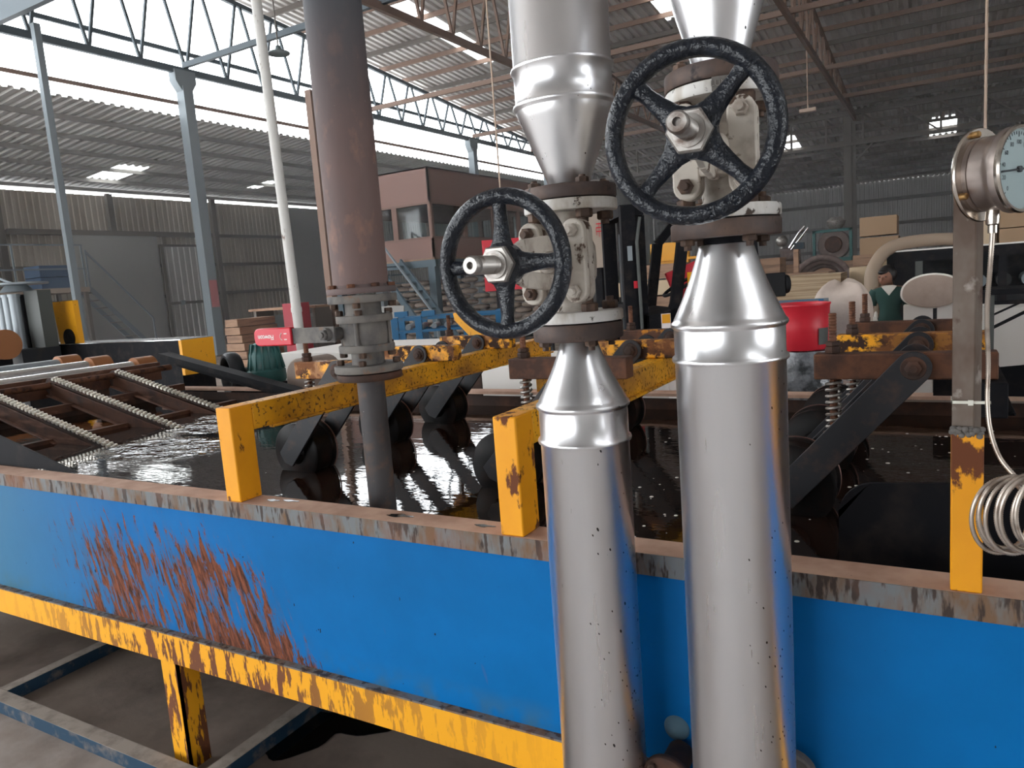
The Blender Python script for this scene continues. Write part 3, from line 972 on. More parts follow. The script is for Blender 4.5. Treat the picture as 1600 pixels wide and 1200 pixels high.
for sx, sy, a_, b_, ph_ in ((-1.80, 1.552, 0.022, 0.009, 0.3), (-1.74, 1.565, 0.03, 0.007, 1.1), (-1.30, 1.55, 0.04, 0.011, 2.0), (-1.02, 1.548, 0.028, 0.007, 0.9)):
    m = MB()
    m.prism([(sx + a_ * (1 + 0.3 * math.sin(3 * q + ph_)) * math.cos(q), sy + b_ * (1 + 0.35 * math.sin(4 * q + ph_)) * math.sin(q) + 0.25 * a_ * math.cos(q) * 0.3) for q in [2 * PI * i / 28 for i in range(28)]], (0, 0, 1.0302), (1, 0, 0), (0, 1, 0), 0.0012)
    m.build('wet_spot', A['oil'], tank)
# floating flecks of scum
random.seed(3)
m = MB()
for i in range(170):
    x = random.uniform(-1.1, 0.6); y = random.uniform(1.7, 3.4)
    s = random.uniform(0.002, 0.009)
    m.lathe([(s, 0), (s * 0.7, s * 0.25)], (x, y, 0.9425), (0, 0, 1), 6, True)
for i in range(50):
    x = random.uniform(-3.6, -1.1); y = random.uniform(1.8, 3.4)
    s = random.uniform(0.002, 0.006)
    m.lathe([(s, 0), (s * 0.7, s * 0.25)], (x, y, 0.9425), (0, 0, 1), 6, True)
o = tag(m.build('floating_scum', A['white_cloth']), 'pale specks of scum floating on the black liquid', 'scum')
o['kind'] = 'stuff'


def gantry(x, lab, post=True, beam_dx=0.0):
    t = thing('gantry', lab, 'frame', (x, 1.5, 1.03), 'yellow frames spanning the tank')
    if post:
        m = MB(); m.box(x - 0.035, x + 0.03, 1.502, 1.588, 1.0305, 1.33); m.build('post', A['yellow'], t, bevel=0.004)
    bx = x + beam_dx
    mt = A['yellow_rust'] if post else A['black_steel']
    m = MB()
    y0 = 1.5885 if post else 2.05
    m.box(bx - 0.035, bx + 0.03, y0, 3.69, 1.246, 1.33)
    m.box(bx + 0.028, bx + 0.05, y0 + 0.06, 3.69, 1.241, 1.25)
    m.build('cross_beam', mt, t, bevel=0.003)
    m = MB(); m.box(bx - 0.035, bx + 0.03, 3.61, 3.69, 1.0305, 1.245); m.build('post', mt, t, bevel=0.003)
    return t


gantry(-1.915, 'yellow frame spanning the tank just left of the brown pipe')
gantry(-0.905, 'yellow frame spanning the tank behind the left insulated pipe')
gantry(0.112, 'dark cross frame behind the gauge post', False)


def press_arm(lab, paint):
    t = thing('spring_press', lab, 'press arm', (0, 0, 1.33), 'spring loaded press arms over the tank')
    m = MB(); m.box(-0.235, 0.18, -0.03, 0.03, 1.3305, 1.398); m.build('beam', paint, t, bevel=0.004)
    m = MB(); m.thread((-0.19, 0, 1.17), (0, 0, 1), 0.0105, 0.335, 0.008, 0.15); m.build('threaded_rod', A['rust'], t)
    m = MB(); m.nut((-0.19, 0, 1.399), (0, 0, 1), 0.021, 0.018); m.nut((-0.19, 0, 1.418), (0, 0, 1), 0.019, 0.013); m.build('lock_nut', A['rust_dark'], t)
    m = MB(); m.coil((-0.19, 0, 1.185), (0, 0, 1), 0.0175, 0.0042, 8.5, 0.142, 6, 14); m.build('spring', A['steel'], t)
    m = MB(); m.cyl((-0.19, 0, 1.17), (-0.19, 0, 1.184), 0.028, n=14); m.build('spring_seat', A['rust_dark'], t)
    p0, p1 = V((0, 0, 1.362)), V((-0.305, 0, 1.022))
    for y, nm in ((-0.034, 'swing_arm'), (0.145, 'swing_arm')):
        d = (p1 - p0); L = d.length; d.normalize(); n = V((-d.z, 0, d.x))
        out = []
        for i in range(13):
            a = PI / 2 + PI * i / 12
            out.append((0.042 * math.cos(a), 0.042 * math.sin(a)))
        out += [(L + 0.03, -0.042), (L + 0.045, 0.0), (L + 0.03, 0.042)]
        m = MB(); m.prism(out, p0 + V((0, y, 0)), d, n, 0.011, (0, -1, 0)); m.build(nm, A['arm'], t, bevel=0.0015)
    m = MB(); m.cyl((0, -0.05, 1.362), (0, 0.15, 1.362), 0.012, n=14); m.nut((0, -0.0455, 1.362), (0, -1, 0), 0.02, 0.013, 6, 0.004)
    m.lathe([(0.03, 0), (0.028, 0.004)], (0, -0.0445, 1.362), (0, -1, 0), 24)
    m.build('pivot_bolt', A['rust_dark'], t)
    m = MB()
    m.lathe([(0.03, 0.0), (0.112, 0.0), (0.12, 0.006), (0.12, 0.02), (0.112, 0.024), (0.112, 0.096), (0.12, 0.1), (0.12, 0.114), (0.114, 0.12), (0.03, 0.12)], (-0.305, -0.01, 1.022), (0, 1, 0), 48)
    m.lathe([(0.05, 0), (0.045, 0.012), (0.02, 0.016)], (-0.305, -0.01, 1.022), (0, -1, 0), 24)
    dr = m.build('roller_drum', A['roller'], t)
    m = MB(); m.torus((-0.305, 0.1, 1.022), (0, 1, 0), 0.05, 0.007, 40, 8); m.build('wear_ring', A['roller_rim'], dr)
    m = MB(); m.torus((-0.305, 0.112, 1.022), (0, 1, 0), 0.118, 0.003, 48, 6)
    m.build('wear_ring', A['roller_rim'], dr)
    return t


rows = (2.13, 2.65, 3.13)
where = {-1.985: 'left', -1.0: 'middle', -0.055: 'right'}
labs = {
    (-1.985, 0): 'yellow press arm nearest the tank front, partly behind the ball valve',
    (-1.985, 1): 'yellow press arm right of the ball valve, second in its row',
    (-1.985, 2): 'yellow press arm with upright rod below the left handwheel, rearmost in its row',
    (-1.0, 0): 'rust brown press arm behind the cone of the left insulated pipe',
    (-1.0, 1): 'orange flaked press arm between the two insulated pipes, second in its row',
    (-1.0, 2): 'rusty press arm between the two insulated pipes, rearmost in its row',
    (-0.055, 0): 'large rust brown press arm left of the gauge post, nearest the front',
    (-0.055, 1): 'orange and brown press arm left of the gauge post, second in its row',
    (-0.055, 2): 'brown press arm left of the gauge post, rearmost in its row'}
proto = press_arm(labs[(-1.985, 0)], A['press_paint'])
proto2 = press_arm(labs[(-0.055, 0)], A['press_rust'])
used = set()
for px in (-1.985, -1.0, -0.055):
    for i, y in enumerate(rows):
        src = proto2 if (px, i) in ((-0.055, 0), (-0.055, 2), (-1.0, 2), (-1.0, 0)) else proto
        if src in used:
            copy_tree(src, (px, y, 1.33), 0, labs[(px, i)])
        else:
            src.location = (px, y, 1.33); src['label'] = labs[(px, i)]; used.add(src)

# curved guard plate near the front on the right
m = MB()
out = [(-0.2, 0.6), (-0.2, 1.07)]
for i in range(9):
    a = PI - PI / 2 * i / 8
    out.append((-0.12 + 0.08 * math.cos(a), 1.06 + 0.08 * math.sin(a)))
out += [(0.6, 1.19), (0.6, 0.6)]
m.prism(out, (0, 1.8, 0), (1, 0, 0), (0, 0, 1), 0.012, (0, 1, 0))
tag(m.build('guard_plate', A['black_steel'], bevel=0.002), 'black plate with a rounded corner standing in the liquid left of the gauge post', 'plate')
m = MB()
m.prism([(-0.02, 1.031), (-0.02, 1.128), (0.35, 1.165), (2.4, 1.3), (2.4, 1.031)], (0, 3.62, 0), (1, 0, 0), (0, 0, 1), 0.014, (0, 1, 0))
tag(m.build('shade_screen', A['black_steel']), 'black screen standing in for the shadow along the back rim behind the gauge post', 'screen')  # dark sheet added where only shadow lies under the white board stack

# ---------------------------------------------------------------- chain conveyor at the left end
cv = thing('chain_conveyor', 'rusty inclined conveyor with three bright chains running into the black liquid', 'conveyor', (-4.5, 2.7, 0.9))
RS = 0.236
ry = (2.27, 2.72, 3.16)
for k, y in enumerate(ry):
    xa, xb = -3.74 - 0.05 * k, -5.12
    za, zb = 0.925, 0.925 + (xa - xb) * RS
    d = V((xb - xa, 0, zb - za)).normalized()
    n = V((-d.z, 0, d.x)) * -1
    if n.z < 0:
        n = -n
    m = MB()
    a0, b0 = V((xa, y, za)) - n * 0.03, V((xb, y, zb)) - n * 0.03
    m.bar(a0 - n * 0.04, b0 - n * 0.04, 0.05, 0.08)
    m.bar(a0 - n * 0.082 - V((0, 0.012, 0)), b0 - n * 0.082 - V((0, 0.012, 0)), 0.075, 0.01)
    m.build('rail', A['rail'], cv, bevel=0.003)
    m = MB()
    L = (V((xb, 0, zb)) - V((xa, 0, za))).length
    m.bar(V((xa, y, za)) - n * 0.012, V((xb, y, zb)) - n * 0.012, 0.052, 0.012); m.build('wear_strip', A['rust_dark'], cv); m = MB()
    N = int(L / 0.038)
    for i in range(N):
        c = V((xa, y, za)) + d * (i + 0.5) * L / N
        Mx = Matrix((d, V((0, 1, 0)), n)).transposed()
        for s in (-1, 1):
            q = c + V((0, s * 0.0135, 0)) + d * (0.0095 * s)
            m.cyl(q - V((0, 0.0095, 0)), q + V((0, 0.0095, 0)), 0.0115, n=12)
        m.obox(c - n * 0.006, 0.03, 0.003, 0.012, Mx)
    m.build('chain', A['chain'], cv)
    m = MB(); m.cyl((xb - 0.01, y - 0.02, zb - 0.055), (xb - 0.01, y + 0.02, zb - 0.055), 0.06, n=18); m.build('sprocket', A['rust_dark'], cv)
for xx, zz in ((-4.35, 0.945), (-4.9, 1.06)):
    m = MB(); m.box(xx - 0.025, xx + 0.025, 1.75, 3.52, zz - 0.03, zz + 0.02); m.build('cross_tube', A['rail'], cv)
m = MB(); m.cyl((-5.13, 1.7, 1.195), (-5.13, 3.6, 1.195), 0.022, n=12); m.build('head_shaft', A['rust'], cv)
m = MB(); m.box(-5.29, -5.25, 1.7, 3.6, 1.1, 1.235); m.build('end_beam', A['rail'], cv)
m = MB()
m.prism([(-2.95, 1.031), (-5.25, 1.031), (-5.25, 1.565)], (0, 1.598, 0), (1, 0, 0), (0, 0, 1), 0.01, (0, 1, 0))
m.build('side_cheek', A['black_steel'], cv)['label'] = 'dark cheek plate beside the front rim'
m = MB()
m.prism([(-3.60, 1.03), (-4.0, 1.01), (-5.06, 1.225), (-5.05, 1.318), (-4.13, 1.118)], (0, 3.54, 0), (1, 0, 0), (0, 0, 1), 0.012, (0, 1, 0))
m.prism([(-5.05, 1.0), (-5.05, 1.04), (-3.62, 0.76), (-3.62, 0.72)], (0, 3.46, 0.275), (1, 0, 0), (0, 0, 1), 0.1, (0, 1, 0))
m.build('side_cheek', A['black_steel'], cv)

# long feed rollers beyond the conveyor
for k, (x, y0, y1, z, lab) in enumerate(((-5.62, 1.4, 3.62, 1.2, 'long polished feed roller with brown end nearest the chains'), (-5.95, 1.4, 3.45, 1.23, 'long polished feed roller second from the chains'), (-6.3, 1.4, 3.4, 1.25, 'long grey feed roller third from the chains'))):
    t = thing('feed_roller', lab, 'roller', (x, 2.5, z - 0.09), 'feed rollers at the left end of the tank')
    m = MB(); m.cyl((x, y0, z - 0.005), (x, y1, z - 0.005), 0.05, n=24); m.build('barrel', A['bright_rod'] if k < 2 else A['cyl_grey'], t)
    m = MB(); m.cyl((x, y1, z - 0.02), (x, y1 + 0.16, z - 0.02), 0.09, n=24); m.build('end_bearing', A['brown_roll'], t)
    m = MB(); m.box(x - 0.03, x + 0.03, y1 + 0.02, y1 + 0.12, 0.0, z - 0.1); m.build('stand', A['rust_dark'], t)
    m = MB(); m.box(x - 0.03, x + 0.03, y0 + 0.02, y0 + 0.12, 0.0, z - 0.05); m.build('stand', A['rust_dark'], t)
# ---------------------------------------------------------------- insulated pipes and gate valves
PA, PB = (-0.642, 1.385), (-0.333, 1.37)


def lower_pipe(P, r, zs, lab):
    """zs: floor, ring low, ring high, cone top radius/height, flange"""
    x, y = P
    t = thing('insulated_pipe', lab, 'pipe', (x, y, 0))
    z_ring, z_cone, z_neck, r_neck, z_f0, z_f1, r_f = zs
    m = MB()
    prof = [(r, 0.0)]
    def bead(z, rr, h=0.006):
        return [(rr, z - h * 1.3), (rr + 0.0045, z - h * 0.6), (rr + 0.0055, z), (rr + 0.0045, z + h * 0.6), (rr, z + h * 1.3)]
    prof += bead(z_ring, r)
    prof += [(r, z_cone - 0.014)] + bead(z_cone - 0.006, r)
    prof += [(r * 0.985, z_cone + 0.006)]
    for i in range(1, 9):
        f = i / 8
        prof.append((r * 0.985 + (r_neck - r * 0.985) * f - 0.0035 * math.sin(PI * f), z_cone + 0.006 + (z_neck - z_cone - 0.006) * f))
    prof += [(r_neck - 0.006, z_neck + 0.001)]
    m.lathe(prof, (x, y, 0), (0, 0, 1), 72)
    m.build('cladding', A['alu'], t, smooth=50)
    m = MB(); m.box(x - r * 0.15 + 0.0, x - r * 0.15 + 0.004, y + r - 0.002, y + r + 0.0018, 0.0, z_ring - 0.02); m.build('seam', A['alu'], t)
    m = MB(); m.cyl((x, y, z_neck - 0.01), (x, y, z_f0 + 0.002), r_neck * 0.82, n=32); m.build('bare_neck', A['black_steel'], t)
    m = MB(); m.lathe([(r_f - 0.002, z_f0), (r_f, z_f0 + 0.003), (r_f, z_f1 - 0.003), (r_f - 0.002, z_f1)], (x, y, 0), (0, 0, 1), 64); m.build('flange', A['flange_dark'], t)
    for i in range(4):
        a = PI / 4 + i * PI / 2
        bx, by = x + (r_f - 0.02) * math.cos(a), y + (r_f - 0.02) * math.sin(a)
        m = MB(); m.nut((bx, by, z_f0), (0, 0, -1), 0.013, 0.011, 6, 0.008); m.build('flange_bolt', A['bolt'], t)
    return t


def upper_pipe(P, zs, lab):
    x, y = P
    t = thing('insulated_pipe', lab, 'pipe', (x, y, zs[0]))
    z_f0, z_f1, r_f, z_c0, r_c0, z_c1, r_c1, top = zs
    m = MB(); m.lathe([(r_f - 0.002, z_f0), (r_f, z_f0 + 0.003), (r_f, z_f1 - 0.003), (r_f - 0.002, z_f1)], (x, y, 0), (0, 0, 1), 64); m.build('flange', A['flange_dark'], t)
    m = MB(); m.cyl((x, y, z_f1 - 0.002), (x, y, z_c0 + 0.01), r_c0 * 0.85, n=32); m.build('bare_neck', A['black_steel'], t)
    m = MB()
    prof = [(r_c0 - 0.006, z_c0 - 0.0005), (r_c0, z_c0)]
    for i in range(1, 9):
        f = i / 8
        prof.append((r_c0 + (r_c1 - r_c0) * f, z_c0 + (z_c1 - z_c0) * f))
    r = r_c1
    def bead(z, rr, h=0.006):
        return [(rr, z - h * 1.3), (rr + 0.0045, z - h * 0.6), (rr + 0.0055, z), (rr + 0.0045, z + h * 0.6), (rr, z + h * 1.3)]
    prof += bead(z_c1 + 0.009, r) + bead(z_c1 + 0.078, r) + [(r, top)]
    m.lathe(prof, (x, y, 0), (0, 0, 1), 72)
    m.build('cladding', A['alu_clean'], t, smooth=50)
    for i in range(4):
        a = PI / 4 + i * PI / 2
        bx, by = x + (r_f - 0.02) * math.cos(a), y + (r_f - 0.02) * math.sin(a)
        m = MB(); m.nut((bx, by, z_f1), (0, 0, 1), 0.013, 0.011, 6, 0.004); m.build('flange_bolt', A['bolt'], t)
    return t


lower_pipe(PA, 0.0925, (1.316, 1.395, 1.519, 0.0375, 1.5245, 1.5575, 0.092), 'shiny spattered insulated pipe rising to the left handwheel valve')
lower_pipe(PB, 0.0985, (1.484, 1.553, 1.688, 0.047, 1.700, 1.7285, 0.096), 'wider shiny insulated pipe rising to the right handwheel valve')
upper_pipe(PA, (1.802, 1.827, 0.093, 1.834, 0.041, 1.975, 0.096, 2.75), 'shiny insulated pipe coming down to the left handwheel valve')
upper_pipe(PB, (1.957, 1.985, 0.0965, 1.995, 0.046, 2.16, 0.096, 2.95), 'shiny insulated cone coming down behind the right handwheel')


def gate_valve(P, zb, zt, r_f, r_body, wheel_r, ang, lab, n_spoke_rot, wheel_y, letters=None):
    """valve between the flanges at zb and zt; stem axis leaves the body towards the viewer"""
    x, y = P
    zc = (zb + zt) / 2
    t = thing('gate_valve', lab, 'valve', (x, y, zb), 'gate valves on the insulated pipes')
    ax = V((math.sin(ang), -math.cos(ang), 0))       # stem direction
    sd = V((math.cos(ang), math.sin(ang), 0))
    up = V((0, 0, 1))
    C0 = V((x, y, zc))
    ft = 0.021
    for z0, z1 in ((zb, zb + ft), (zt - ft, zt)):
        m = MB(); m.lathe([(r_f - 0.002, z0), (r_f, z0 + 0.003), (r_f, z1 - 0.003), (r_f - 0.002, z1)], (x, y, 0), up, 64); m.build('flange', A['white_flange'], t)
    # body barrel with belly
    m = MB()
    m.lathe([(r_body * 1.02, zb + ft - 0.001), (r_body * 0.82, zb + ft + 0.012), (r_body * 0.86, zc - 0.055), (r_body * 1.12, zc - 0.03), (r_body * 1.16, zc), (r_body * 1.12, zc + 0.03), (r_body * 0.86, zc + 0.055), (r_body * 0.82, zt - ft - 0.012), (r_body * 1.02, zt - ft + 0.001)], (x, y, 0), up, 40)
    m.lathe([(r_body * 1.0, 0), (r_body * 0.95, 0.03), (r_body * 0.9, 0.07)], C0, ax, 32)
    m.build('body', A['white_valve'], t)
    # flange bolts with nuts
    for i in range(4):
        a = PI / 4 + i * PI / 2
        bx, by = x + (r_f - 0.02) * math.cos(a), y + (r_f - 0.02) * math.sin(a)
        m = MB(); m.nut((bx, by, zb + ft), up, 0.0165, 0.017, 6, 0.008); m.build('flange_nut', A['bolt'], t)
        m = MB(); m.nut((bx, by, zt - ft), -up, 0.0165, 0.017, 6, 0.008); m.build('flange_nut', A['bolt'], t)

    def oblong(w, h, c, th, mat, nm, taper=1.0):
        out = []
        for i in range(10):
            a = PI * i / 9
            out.append((w / 2 * math.cos(a), h / 2 - w / 2 + w / 2 * math.sin(a)))
        for i in range(10):
            a = PI + PI * i / 9
            out.append((w / 2 * math.cos(a), -h / 2 + w / 2 + w / 2 * math.sin(a)))
        mm = MB(); mm.prism(out, c, sd, up, th, ax); return mm.build(nm, mat, t, bevel=0.003)

    # bonnet joint: two oblong lugs each side, bolted through
    f0 = C0 + ax * 0.055
    lug_h = 0.158
    for s in (-1, 1):
        oblong(0.046, lug_h, f0 + sd * (s * 0.046), 0.022, A['white_valve'], 'body_lug')
        oblong(0.046, lug_h, f0 + sd * (s * 0.046) + ax * 0.026, 0.02, A['white_valve'], 'bonnet_lug')
        for k in (-1, 1):
            q = f0 + sd * (s * 0.046) + up * (k * 0.057)
            m = MB(); m.nut(q + ax * 0.047, ax, 0.0135, 0.013, 6, 0.009); m.build('bonnet_nut', A['bolt'] if s < 0 else A['white_valve'], t); m = MB(); m.nut(q - ax * 0.001, -ax, 0.0135, 0.011, 6, 0.006)
            m.build('bonnet_bolt', A['bolt'] if s < 0 else A['white_valve'], t)
    m = MB(); m.obox(f0 + ax * 0.033, 0.075, 0.024, 0.085, Matrix((sd, ax, up)).transposed()); m.build('bonnet', A['white_valve'], t, bevel=0.006)
    # bonnet dome and yoke arms towards the hub
    d_w = wheel_y
    m = MB(); m.lathe([(0.04, 0.044), (0.034, 0.07), (0.024, 0.085), (0.02, 0.1)], C0 + ax * 0.02, ax, 28); m.build('gland', A['white_valve'], t)
    m = MB()
    for k in (-1, 1):
        pts = [C0 + ax * 0.085 + up * (k * 0.034), C0 + ax * 0.12 + up * (k * 0.036), C0 + ax * (d_w - 0.075) + up * (k * 0.028), C0 + ax * (d_w - 0.04) + up * (k * 0.016)]
        for p, q in zip(pts, pts[1:]):
            m.bar(p, q, 0.03, 0.012, sd)
    m.lathe([(0.022, d_w - 0.06), (0.026, d_w - 0.05), (0.026, d_w - 0.02)], C0, ax, 24)
    m.build('yoke', A['white_valve'], t, bevel=0.002)
    m = MB()
    m.cyl(C0 + ax * 0.1, C0 + ax * (d_w + 0.03), 0.0125, n=18)
    m.thread(C0 + ax * (d_w + 0.02), ax, 0.0155, 0.07, 0.0048, 0.1, 24)
    m.lathe([(0.0155, 0), (0.0155, 0.010), (0.013, 0.014), (0.006, 0.0141), (0.0055, 0.004)], C0 + ax * (d_w + 0.09), ax, 24)
    m.build('stem', A['steel'], t)
    # handwheel
    H = C0 + ax * d_w
    wl = bpy.data.objects.new('handwheel', None)
    m = MB()
    m.torus(H, ax, wheel_r, 0.0138, 72, 14, 1.15)
    m.lathe([(0.03, -0.022), (0.036, -0.016), (0.037, 0.008), (0.03, 0.013)], H, ax, 32)
    for i in range(4):
        a = n_spoke_rot + i * PI / 2
        dd = sd * math.cos(a) + up * math.sin(a)
        tt = -sd * math.sin(a) + up * math.cos(a)
        rings = []
        for f in (0.0, 0.15, 0.4, 0.7, 0.88, 1.0):
            rr = 0.030 + (wheel_r - 0.004 - 0.030) * f
            hw = 0.0175 - 0.008 * f + (0.011 * max(0, (f - 0.8) / 0.2) ** 1.5) + 0.006 * max(0, 0.2 - f) / 0.2
            hd = 0.0095
            c = H + dd * rr - ax * (0.004 * math.sin(PI * f))
            rings.append([c + tt * (hw * math.cos(2 * PI * q / 12)) + ax * (hd * math.sin(2 * PI * q / 12)) for q in range(12)])
        m.loft(rings, True, True)
    hw = m.build('handwheel', A['wheel'], t)
    if letters:
        m = MB()
        for aa in (-1.62,):
            dd = sd * math.cos(aa) + up * math.sin(aa); tt = -sd * math.sin(aa) + up * math.cos(aa)
            q = H + dd * wheel_r + ax * 0.0148
            m.bar(q - tt * 0.02, q + tt * 0.016, 0.003, 0.003); m.bar(q - tt * 0.02, q - tt * 0.012 + dd * 0.007, 0.003, 0.003); m.bar(q - tt * 0.02, q - tt * 0.012 - dd * 0.007, 0.003, 0.003)
        m.build('arrow_mark', A['wheel'], hw)
    hw['label'] = 'lumpy black enamelled four spoke handwheel'
    m = MB(); m.lathe([(0.032, 0.0), (0.034, 0.003), (0.034, 0.012), (0.031, 0.015)], H + ax * 0.012, ax, 6); m.lathe([(0.0235, 0.026), (0.0235, 0.031), (0.018, 0.032)], H, ax, 28)
    m.build('hub_nut', A['steel'], hw)
    if letters:
        for txt, aa, sz in letters:
            dd = sd * math.cos(aa) + up * math.sin(aa)
            tt = -sd * math.sin(aa) + up * math.cos(aa)
            text_mesh(txt, sz, 0.0016, 'raised_letters', A['wheel'], hw, frame(H + dd * wheel_r + ax * 0.0148, -tt, dd), off=0.0006)
    return t


gate_valve(PA, 1.5605, 1.7995, 0.0935, 0.04, 0.1135, 0.0, 'white gate valve with black handwheel between the left insulated pipes', PI / 2, 0.285)
vb = gate_valve(PB, 1.7315, 1.9545, 0.096, 0.046, 0.117, 0.085, 'white gate valve with large black handwheel between the right insulated pipes', PI / 4 + 0.02, 0.27, [('C', -0.72, 0.02), ('L', -0.88, 0.02), ('O', -1.04, 0.02), ('S', -1.2, 0.02), ('E', -1.35, 0.02)])
# cast identity tag on the upper flange of the right valve
m = MB()
out = []
rr = 0.0975
R0 = []
for i in range(7):
    a = -PI / 2 + 0.1 + 0.07 * i
    R0.append((rr * math.cos(a), rr * math.sin(a)))
ring = [[(PB[0] + px, PB[1] + py, z) for px, py in R0] for z in (1.9335, 1.9555)]
ring2 = [[(PB[0] + px * 1.03, PB[1] + py * 1.03, z) for px, py in R0] for z in (1.9335, 1.9555)]
m.loft([ring[0], ring[1], ring2[1], ring2[0], ring[0]], False, False)
nt_ = m.build('name_tag', A['cast_grey'], vb)
a = -PI / 2 + 0.31
text_mesh('LUNDG', 0.0135, 0.0005, 'raised_letters', A['steel'], nt_, frame((PB[0] + 0.1008 * math.cos(a), PB[1] + 0.1008 * math.sin(a), 1.9445), (-math.sin(a), math.cos(a), 0), (0, 0, 1)))

# small flanged drain valve low between the pipes
t = thing('flanged_stub', 'dark rusty flanged stub low between the two insulated pipes', 'pipe fitting', (-0.53, 1.36, 0.5))
m = MB(); m.lathe([(0.052, 0), (0.054, 0.003), (0.054, 0.015), (0.052, 0.018)], (-0.5, 1.40, 0.572), (0, -1, 0), 40); m.build('flange', A['rust_dark'], t)
m = MB(); m.cyl((-0.5, 1.49, 0.572), (-0.5, 1.38, 0.572), 0.03, n=24); m.lathe([(0.03, 0), (0.022, 0.012), (0.01, 0.014)], (-0.5, 1.381, 0.572), (0, -1, 0), 24); m.build('pipe_end', A['rust_dark'], t)
for i in range(4):
    a = PI / 4 + i * PI / 2
    m = MB(); m.nut((-0.5 + 0.041 * math.cos(a), 1.382, 0.572 + 0.041 * math.sin(a)), (0, -1, 0), 0.009, 0.01, 6, 0.004); m.build('flange_bolt', A['bolt'], t)
m = MB(); m.lathe([(0.05, 0), (0.05, 0.02), (0.046, 0.024)], (-0.262, 1.487, 0.6), (0, -1, 0), 36)
m.lathe([(0.012, 0.02), (0.012, 0.03)], (-0.262, 1.487, 0.6), (0, -1, 0), 12)
tag(m.build('blind_flange', A['cast_grey']), 'grey blind flange on the blue panel right of the wider insulated pipe', 'pipe fitting')

# ---------------------------------------------------------------- brown riser with ball valve
BX, BY = -1.527, 1.75
t = thing('riser_pipe', 'thick rusty brown pipe coming down from the roof at left of centre', 'pipe', (BX, BY, 1.65))
m = MB(); m.cyl((BX, BY, 1.66), (BX, BY, 9.5), 0.0835, n=48); m.build('pipe', A['pipe_rust'], t)
m = MB(); m.lathe([(0.103, 1.6485), (0.105, 1.651), (0.105, 1.664), (0.103, 1.6665), (0.088, 1.667), (0.084, 1.675)], (BX, BY, 0), (0, 0, 1), 56); m.build('flange', A['pipe_rust'], t)
for i in range(8):
    a = PI / 8 + i * PI / 4
    m = MB(); m.nut((BX + 0.094 * math.cos(a), BY + 0.094 * math.sin(a), 1.6665), (0, 0, 1), 0.0125, 0.011); m.build('flange_bolt', A['rust'], t)
t = thing('ball_valve', 'grey cast ball valve with red lever under the thick brown pipe', 'valve', (BX, BY, 1.41))
m = MB(); m.lathe([(0.103, 1.6215), (0.105, 1.624), (0.105, 1.642), (0.103, 1.6445)], (BX, BY, 0), (0, 0, 1), 56); m.build('top_flange', A['cast_grey'], t)
m = MB(); m.lathe([(0.057, 1.583), (0.055, 1.59), (0.055, 1.622)], (BX, BY, 0), (0, 0, 1), 40); m.build('upper_neck', A['cast_grey'], t)
m = MB(); m.lathe([(0.084, 1.562), (0.086, 1.565), (0.086, 1.581), (0.084, 1.584)], (BX, BY, 0), (0, 0, 1), 48); m.build('upper_collar', A['cast_grey'], t)
m = MB(); m.lathe([(0.07, 1.493), (0.072, 1.51), (0.073, 1.53), (0.072, 1.55), (0.07, 1.5625)], (BX, BY, 0), (0, 0, 1), 40)
for i in range(4):
    a = 0.35 + i * PI / 2
    m.cyl((BX + 0.076 * math.cos(a), BY + 0.076 * math.sin(a), 1.47), (BX + 0.076 * math.cos(a), BY + 0.076 * math.sin(a), 1.59), 0.0065, n=10)
m.build('body', A['cast_grey'], t)
m = MB(); m.lathe([(0.083, 1.472), (0.085, 1.475), (0.085, 1.491), (0.083, 1.494)], (BX, BY, 0), (0, 0, 1), 48); m.build('lower_collar', A['cast_grey'], t)
m = MB(); m.lathe([(0.052, 1.43), (0.05, 1.44), (0.05, 1.473)], (BX, BY, 0), (0, 0, 1), 40); m.build('lower_neck', A['cast_grey'], t)
m = MB(); m.lathe([(0.103, 1.411), (0.105, 1.414), (0.105, 1.430), (0.103, 1.433)], (BX, BY, 0), (0, 0, 1), 56); m.build('bottom_flange', A['cast_grey'], t)
for z, s, R in ((1.433, 1, 0.088), (1.6215, -1, 0.09), (1.584, 1, 0.076), (1.472, -1, 0.075)):
    for i in range(4):
        a = 0.5 + i * PI / 2
        m = MB(); m.nut((BX + R * math.cos(a), BY + R * math.sin(a), z), (0, 0, s), 0.0125, 0.016, 6); m.build('flange_bolt', A['bolt'], t)
LV = V((-1.59, 1.652, 1.534))
m = MB(); m.cyl((-1.575, 1.69, 1.534), LV + V((0, -0.012, 0)), 0.02, n=20); m.nut(LV + V((0, -0.012, 0)), (0, -1, 0), 0.017, 0.014, 6, 0.006); m.build('stem_nut', A['cast_grey'], t)
m = MB()
ld = V((-1, 0.03, -0.004)).normalized()
m.bar(LV + ld * (-0.03), LV + ld * 0.155, 0.05, 0.007, (0, -1, 0)) if False else m.bar(LV - ld * 0.03, LV + ld * 0.16, 0.007, 0.048)
lv = m.build('lever', A['cast_grey'], t, bevel=0.001)
m = MB()
g0, g1 = LV + ld * 0.148, LV + ld * 0.318
out = []
for i in range(9):
    a = PI / 2 - PI * i / 8 * 1.0
    out.append((0.145 + 0.02 * math.cos(a), 0.006 * math.copysign(1, math.sin(a)) + 0.021 * math.sin(a)))
out = [(0, 0.0285)] + [(0.15, 0.0285), (0.162, 0.025), (0.17, 0.016), (0.172, 0.0), (0.17, -0.016), (0.162, -0.025), (0.15, -0.0285)] + [(0, -0.0285)]
m.prism(out, g0 + V((0, 0.009, 0)), ld, (0, 0, 1), 0.02, (0, -1, 0))
gr = m.build('grip', A['red_grip'], lv, bevel=0.004)
gr['label'] = 'red plastic sleeve with white lettering'
fc = LV + ld * 0.262 + V((0, -0.0116, 0))
